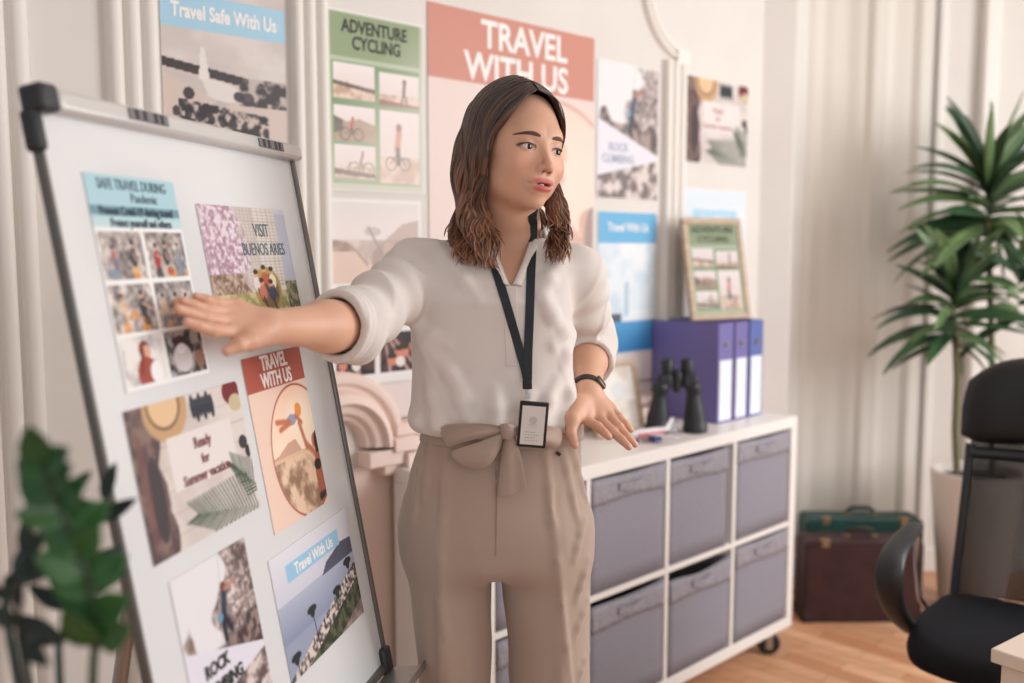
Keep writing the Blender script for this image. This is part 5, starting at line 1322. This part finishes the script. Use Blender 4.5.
cloth([[(504, 437, F0-.012), (508, 437, F0-.024), (512, 437, F0-.030), (516, 437, F0-.014)],
       [(501, 452, F0-.008), (508, 452, F0-.024), (513, 452, F0-.016), (520, 451, F0-.018)],
       [(499, 472, F0-.006), (508, 472, F0-.020), (515, 471, F0-.012), (524, 470, F0-.016)],
       [(497.5, 493, F0-.006), (508, 491, F0-.016), (516, 489, F0-.010), (526, 484, F0-.014)],
       [(497, 499, F0-.006), (508, 496.5, F0-.015), (516.5, 494, F0-.009), (527, 489, F0-.013)]], 'tie_tail', .0022)
# fly seam and pocket flap
strip([(496, 470), (496.5, 500), (496, 530), (495.5, 556)], trousers, .0025, .0004, 'fly_seam', mat('trouser_seam', (150, 126, 114), .9), wo, thick=.0008)
obj('belt_loop', MB().ribbon([hit(556, 452, trousers, off=.002), hit(560, 455, trousers, off=.002)], .006, .002, (0, 0, 1)), mat('dark_stitch', (60, 44, 42), .8), wo, world=True)
# shoes
m_shoe = mat('nude_leather', (196, 160, 138), .4)
for tab in (TLg, TRg):
    cxx = float(np.interp(.09, [t[0] for t in tab], [t[1] for t in tab])); 
    def shoe(p):
        d = s_cap(p, (cxx, 1.80, .062), (cxx, 1.69, .030), .030, .024); d = smin(d, s_cap(p, (cxx, 1.69, .027), (cxx, 1.635, .020), .026, .014), .02); d = smin(d, s_cap(p, (cxx, 1.81, .11), (cxx, 1.80, .06), .033, .032), .02)
        d = smax(d, .004+(p[..., 1]-1.62)*.0-p[..., 2], .004)
        return smin(d, s_cap(p, (cxx, 1.825, .05), (cxx, 1.83, .010), .012, .008), .01)
    v, f = surfnet(shoe, (cxx-.06, 1.58, -.01), (cxx+.06, 1.88, .16), .005); v[:, 2] -= v[:, 2].min()-.0005
    np_obj('shoe', v, f, m_shoe, wo, relax=1)
# wrist band
t = U(V3(WRL)-V3(ELL)); wc = V3(WRL)-t*.004; a1 = U(np.cross(t, (0, 0, 1))); a2 = np.cross(a1, t)
mb = MB(); rows = []
for s_, rr2 in ((-.007, .0285), (-.007, .0305), (.007, .0305), (.007, .0285), (-.007, .0285)): rows.append([Vector(wc+t*s_+(a1*math.cos(b)+a2*math.sin(b))*rr2) for b in [2*PI*k/36 for k in range(36)]])
wt = obj('wrist_watch', mb.surf(rows, closed=True), mat('watch_strap', (40, 36, 36), .5), wo, world=True, smooth=60, label='slim dark watch strap')
cdir = V3((.75, -.55, .35)); cdir = U(cdir-t*np.dot(cdir, t))
Mw = Matrix((Vector(np.cross(t, cdir)), Vector(t), Vector(cdir))).transposed().to_4x4(); Mw.translation = Vector(wc+cdir*.0315)
obj('watch_case', MB().box((0, 0, 0), (.024, .017, .006), Mw), mat('watch_case_metal', (120, 104, 96), .25, metal=.8), wt, world=True, bevel=.002)
# ------------------------------------------------------------------ lanyard with badge
lc0 = hit(523, 395, blouse, off=.02)
la = root('lanyard_badge', 'black neck lanyard with a white name card in a black holder, hanging over her blouse', 'badge', Matrix.Translation(lc0))
m_str = mat('lanyard_ribbon', (24, 34, 44), .6, bump=(900, .2, .0004)); 
L1 = [(489, 248), (493, 262), (498, 278), (504, 297), (510, 317), (516, 338), (521, 356), (525, 370), (527, 382)]
L2 = [(531.5, 214), (532, 225), (532, 240), (531.5, 258), (530.5, 280), (529.5, 305), (528.5, 330), (527.5, 355), (527, 382)]
body_b = lambda p: np.minimum(blouse(p), headbody(p))
for nm, L in (('strap', L1), ('strap', L2)):
    pts = [hit(a, b, body_b, off=.003) for a, b in L]
    k = len(pts)
    for i in range(k):
        if i > k-4: pts[i] = pts[i]+Vector((0, -.004*(i-k+4), 0))
    if L is L1: pts = [Vector(NB)+Vector((-.062, .0, .012)), Vector(NB)+Vector((-.060, -.035, .008))]+pts
    else: pts = [P(537, 200, 1.80)]+pts
    sm = []
    for i in range(len(pts)-1):
        p0, p1, p2, p3 = pts[max(i-1, 0)], pts[i], pts[i+1], pts[min(i+2, len(pts)-1)]
        for qn in range(4): t_ = qn/4; sm.append(.5*((2*p1)+(-p0+p2)*t_+(2*p0-5*p1+4*p2-p3)*t_*t_+(-p0+3*p1-3*p2+p3)*t_**3))
    sm.append(pts[-1]); obj('strap', MB().ribbon(sm, .0155, .0015, (1, 0, .1)), m_str, la, world=True, smooth=50)
yb_ = min(hit(a, b, blouse).y for a, b in ((520, 400), (545, 400), (533, 415)))-.024
yb_ = min(yb_, 1.622)
def LBp(px, py, dy=0): return P(px, py, yb_+dy)
obj('buckle', MB().box(LBp(527.3, 384.5), (.0165, .007, .016)), m_blk, la, world=True, bevel=.002)
obj('clip', MB().box(LBp(528, 393.5), (.009, .003, .018)).lathe([(.003, -.003), (.003, .003)], 12, Matrix.Translation(LBp(528, 392, -.003)) @ Matrix.Rotation(PI/2, 4, 'X')), mat('clip_white', (200, 200, 200), .4), la, world=True, bevel=.001)
bcn = LBp(532.8, 424.5); BGM = Matrix.Translation(bcn) @ Matrix.Rotation(math.radians(4.5), 4, 'Y') @ Matrix.Rotation(math.radians(4), 4, 'X') @ Matrix.Rotation(PI/2, 4, 'X')
s_ = 960/ bcn.y; bw, bh = 29.5/s_, 48/s_
obj('holder', MB().box((0, 0, 0), (bw, bh, .005), BGM), m_blk, la, world=True, bevel=.0035, bseg=3)
cd = obj('card', MB().box((0, -.001, .0028), (bw*.80, bh*.84, .0008), BGM), mat('card_white', (222, 216, 212), .35), la, world=True)
mb = MB()
for i, (a, b) in enumerate(((-.18, .40), (-.24, .44), (-.30, .36), (-.36, .42))):
    for k in range(5): mb.box((-bw*.22+k*bw*.075*(1+.3*(i % 2)), bh*(a+.02), .0034), (bw*.045, bh*.012, .0002), BGM)
obj('card_text', mb, mat('grey_print', (110, 108, 112), .6), cd, world=True, smooth=0)
mb = MB().lathe([(.001, 0), (bw*.14, 0), (bw*.14, .0002)], 20, BGM @ Matrix.Translation((0, bh*.10, .0033))).box((0, bh*.0, .0034), (bw*.32, bh*.02, .0002), BGM).box((0, -bh*.05, .0034), (bw*.26, bh*.012, .0002), BGM)
obj('card_emblem', mb, mat('pale_print', (196, 190, 188), .6), cd, world=True, smooth=0)
# ------------------------------------------------------------------ hair
def cap(p):
    h = tohead(p); d = s_ell(h, (0, -.005, .032), (.076, .083, .087))
    d = smax(d, -s_ell(h, (-.002, .088, -.008), (.074, .080, .109)), .008)
    d = smax(d, -(h[..., 2]+.045), .02)
    nb = s_cap(p, hw_(0, -.055, -.02), q(508, 235, 1.86), .052, .050)           # mass behind the neck
    rt = s_chain(p, [hw_(-.060, -.045, .0), hw_(-.062, -.045, -.05), q(474, 205, 1.765), q(470, 238, 1.74)], [.022, .018, .014, .008], .02)
    lf = s_chain(p, [hw_(.060, -.02, .0), hw_(.058, -.02, -.05), q(553, 205, 1.79), q(558, 238, 1.745)], [.018, .014, .010, .006], .02)
    return smin(d, smin(nb, smin(rt, lf, .01), .02), .02)
hrv, hrf = surfnet(cap, (-.20, 1.60, 1.44), (.19, 1.95, 1.86), .004)
m_hair = attr_mat('hair_strands', .36, .55, coat=.12)
col_root, col_mid, col_tip = np.array([50, 35, 30.]), np.array([100, 66, 49.]), np.array([166, 118, 90.])
def hcol(u, tone): 
    c = np.where(u[:, None] < .5, col_root+(col_mid-col_root)*(u[:, None]/.5), col_mid+(col_tip-col_mid)*((u[:, None]-.5)/.5)); return c*tone
hz = np.clip((1.80-hrv[:, 2])/.42, 0, 1); cap_c = hcol(hz*.45, .8)
coll = lambda p: np.minimum(np.minimum(headsdf(p), cap(p)), np.minimum(blouse(p), _skinchest(p)))
rh = random.Random(21); CT = []; ST = []
def R_(a, b): return rh.uniform(a, b)
def add(ctrl, off, amp, tone, rad): CT.append([Vector(c) for c in ctrl]); ST.append((off, amp, tone, rad, R_(0, 6.28)))
def lockset(side, n):
    for i in range(n):
        s = (i+.5)/n; sf = 1-s                       # sf 1 = front of the parting
        lay = rh.random()
        p0 = hw_(.003*side-.018+.010*s, .072-.100*s, .091+.032*math.sin(PI*min(1, s*.9+.12))-.006)
        if side < 0:
            f1 = .064-.100*s+R_(-.006, .006); f2 = .030-.082*s+R_(-.008, .008)
            zs = min(1, s*4); p1 = hw_(-.044, f1+.000, .076+.024*zs-.010*s); p2 = hw_(-.064-.005*zs, f1-.022, .034+.018*zs); p3 = hw_(-.074, f2-.004, -.008)
            ex = 500-43*s**.8+R_(-7, 7); mx = 488-26*s+R_(-4, 4)
            p4 = P(mx-4, 192, 1.712+.055*s+R_(-.008, .008)); p5 = P(mx-4+R_(-5, 5), 222, 1.70+.05*s); p6 = P(ex+R_(-3, 3), 258+R_(-26, 14), 1.675+.05*s)
            add([p0, p1, p2, p3, p4, p5, p6], .004+.010*lay, R_(.7, 1.3), R_(.65, 1.35), R_(.0022, .0040))
        else:
            f1 = .058-.11*s+R_(-.005, .005); f2 = .022-.09*s+R_(-.006, .006)
            zs = min(1, s*4); p1 = hw_(.028, f1+.012, .086+.016*zs-.01*s); p2 = hw_(.064, f1-.004, .034+.014*zs); p3 = hw_(.073, f2-.004, -.010)
            ex = 556+18*R_(0, 1)-6*s; p4 = P(551+8*R_(0, 1), 190, 1.80); p5 = P(553+12*R_(0, 1), 218, 1.765); p6 = P(ex-4, 254+R_(-26, 12), 1.70)
            add([p0, p1, p2, p3, p4, p5, p6], .003+.007*lay, R_(.6, 1.1), R_(.65, 1.25), R_(.0020, .0036))
lockset(-1, 340); lockset(1, 180)
for i in range(60):                                    # back of the head
    s = (i+.5)/60; a = (s-.5)*2
    add([hw_(.01, -.045, .118), hw_(.05*a, -.068, .09), hw_(.068*a, -.080, .03), hw_(.064*a, -.078, -.05), P(508+42*a, 215, 1.90), P(508+44*a, 250, 1.90)], .006+R_(0, .006), .8, R_(.7, 1.1), .0045)
NS_ = 40; M_ = len(CT); pts = np.zeros((M_, NS_, 3))
for i, c in enumerate(CT):
    k = len(c)
    for j in range(NS_):
        u = j/(NS_-1)*(k-1); a = min(int(u), k-2); t = u-a; p0, p1, p2, p3 = c[max(a-1, 0)], c[a], c[a+1], c[min(a+2, k-1)]
        pts[i, j] = .5*((2*p1)+(-p0+p2)*t+(2*p0-5*p1+4*p2-p3)*t*t+(-p0+3*p1-3*p2+p3)*t**3)
U_ = np.linspace(0, 1, NS_)[None, :]; offs = np.array([s[0] for s in ST])[:, None]; amp = np.array([s[1] for s in ST])[:, None]; phs = np.array([s[4] for s in ST])[:, None]
drop = np.clip((1.66-pts[..., 2])/.10, 0, 1)
sid = np.array([(i//24)*.8 for i in range(M_)])[:, None]
pts[..., 0] += drop*amp*.0120*np.sin((1.66-pts[..., 2])*56+sid*.9+.10*phs)+.0016*np.sin(U_*23+phs)
pts[..., 1] += drop*amp*.0100*np.cos((1.66-pts[..., 2])*56+sid*.7+.10*phs)
for _ in range(5):
    fl = pts.reshape(-1, 3).astype(f32); d = coll(fl); o = np.repeat(offs, NS_, 1).ravel(); m = d < o
    gm = grad(coll, fl[m]); fl[m] += gm*((o[m]-d[m])[:, None]*.9); pts = fl.reshape(M_, NS_, 3).astype(float)
pts[:, 1:-1] = pts[:, 1:-1]*.5+.25*(pts[:, :-2]+pts[:, 2:])
pts[:, 1:-1] = pts[:, 1:-1]*.5+.25*(pts[:, :-2]+pts[:, 2:])
K = 6; vs = []; fs = []; cl = []
T_ = np.gradient(pts, axis=1); T_ /= np.linalg.norm(T_, axis=-1, keepdims=True)+1e-9
gg = grad(coll, pts.reshape(-1, 3).astype(f32)).reshape(pts.shape); N_ = gg-T_*(gg*T_).sum(-1, keepdims=True); N_ /= np.linalg.norm(N_, axis=-1, keepdims=True)+1e-9
for _ in range(4): N_[:, 1:-1] = N_[:, 1:-1]+.5*(N_[:, :-2]+N_[:, 2:]); N_ /= np.linalg.norm(N_, axis=-1, keepdims=True)+1e-9
B_ = np.cross(T_, N_)
prof = np.clip(np.sin(np.pi*np.clip(np.linspace(.10, 1.0, NS_)**1.0, 0, 1)), 0, 1)**.45; prof[-1] = .06
rads = np.array([s[3] for s in ST])[:, None]*prof[None, :]; tone = np.array([s[2] for s in ST])[:, None]
base = 0; V_ = []; 
for k in range(K):
    a = 2*PI*k/K; V_.append(pts+N_*(math.cos(a)*rads*.55)[..., None]+B_*(math.sin(a)*rads*1.25)[..., None])
V_ = np.stack(V_, 2).reshape(-1, 3)
ii = np.arange(M_)[:, None, None]*NS_*K+np.arange(NS_-1)[None, :, None]*K; kk = np.arange(K)[None, None, :]; k2 = (kk+1) % K
F_ = np.stack([ii+kk, ii+k2, ii+K+k2, ii+K+kk], -1).reshape(-1, 4)
lenu = np.clip((1.82-pts[..., 2])/.40, 0, 1); cc = hcol(lenu.ravel(), 1.0).reshape(M_, NS_, 3)*tone[..., None]; C_ = np.repeat(cc[:, :, None, :], K, 2).reshape(-1, 3)
allv = np.concatenate([relaxed(hrv, hrf, 2), V_]); allf = np.concatenate([hrf, F_+len(hrv)]); allc = np.concatenate([cap_c, C_])
np_obj('hair', allv, allf, m_hair, wo, allc, relax=0)
# ------------------------------------------------------------------ light and camera
w = bpy.data.worlds.new('w'); bpy.context.scene.world = w; w.use_nodes = True
w.node_tree.nodes['Background'].inputs['Color'].default_value = (.88, .94, 1.0, 1); w.node_tree.nodes['Background'].inputs['Strength'].default_value = .40
def area(name, loc, to, sx, sy, power, colr=(1, 1, 1)):
    l = bpy.data.lights.new(name, 'AREA'); l.shape = 'RECTANGLE'; l.size = sx; l.size_y = sy; l.energy = power; l.color = colr
    o = bpy.data.objects.new(name, l); C.objects.link(o); o.location = loc
    o.rotation_euler = (Vector(to)-Vector(loc)).to_track_quat('-Z', 'Y').to_euler(); return o
area('window_light_right', (3.7, 2.0, 1.95), (.5, 2.0, 1.3), 1.9, 2.0, 108, (1, .99, .975))
area('window_light_front', (1.5, -2.0, 2.0), (.3, 2.0, 1.2), 2.6, 2.0, 32, (1, .98, .95))
cam = bpy.data.cameras.new('camera'); co = bpy.data.objects.new('camera', cam); C.objects.link(co)
co.location = (0, 0, CAMH); co.rotation_euler = (PI/2-PITCH, 0, 0)
cam.sensor_width = 36; cam.lens = FPX/1024*36; cam.clip_start = .05
cam.dof.use_dof = True; cam.dof.focus_distance = 1.74; cam.dof.aperture_fstop = 1.8
sc = bpy.context.scene; sc.camera = co
sc.view_settings.view_transform = 'Standard'; sc.view_settings.look = 'None'; sc.view_settings.gamma = 1; sc.view_settings.exposure = 0
sc.view_settings.use_curve_mapping = False
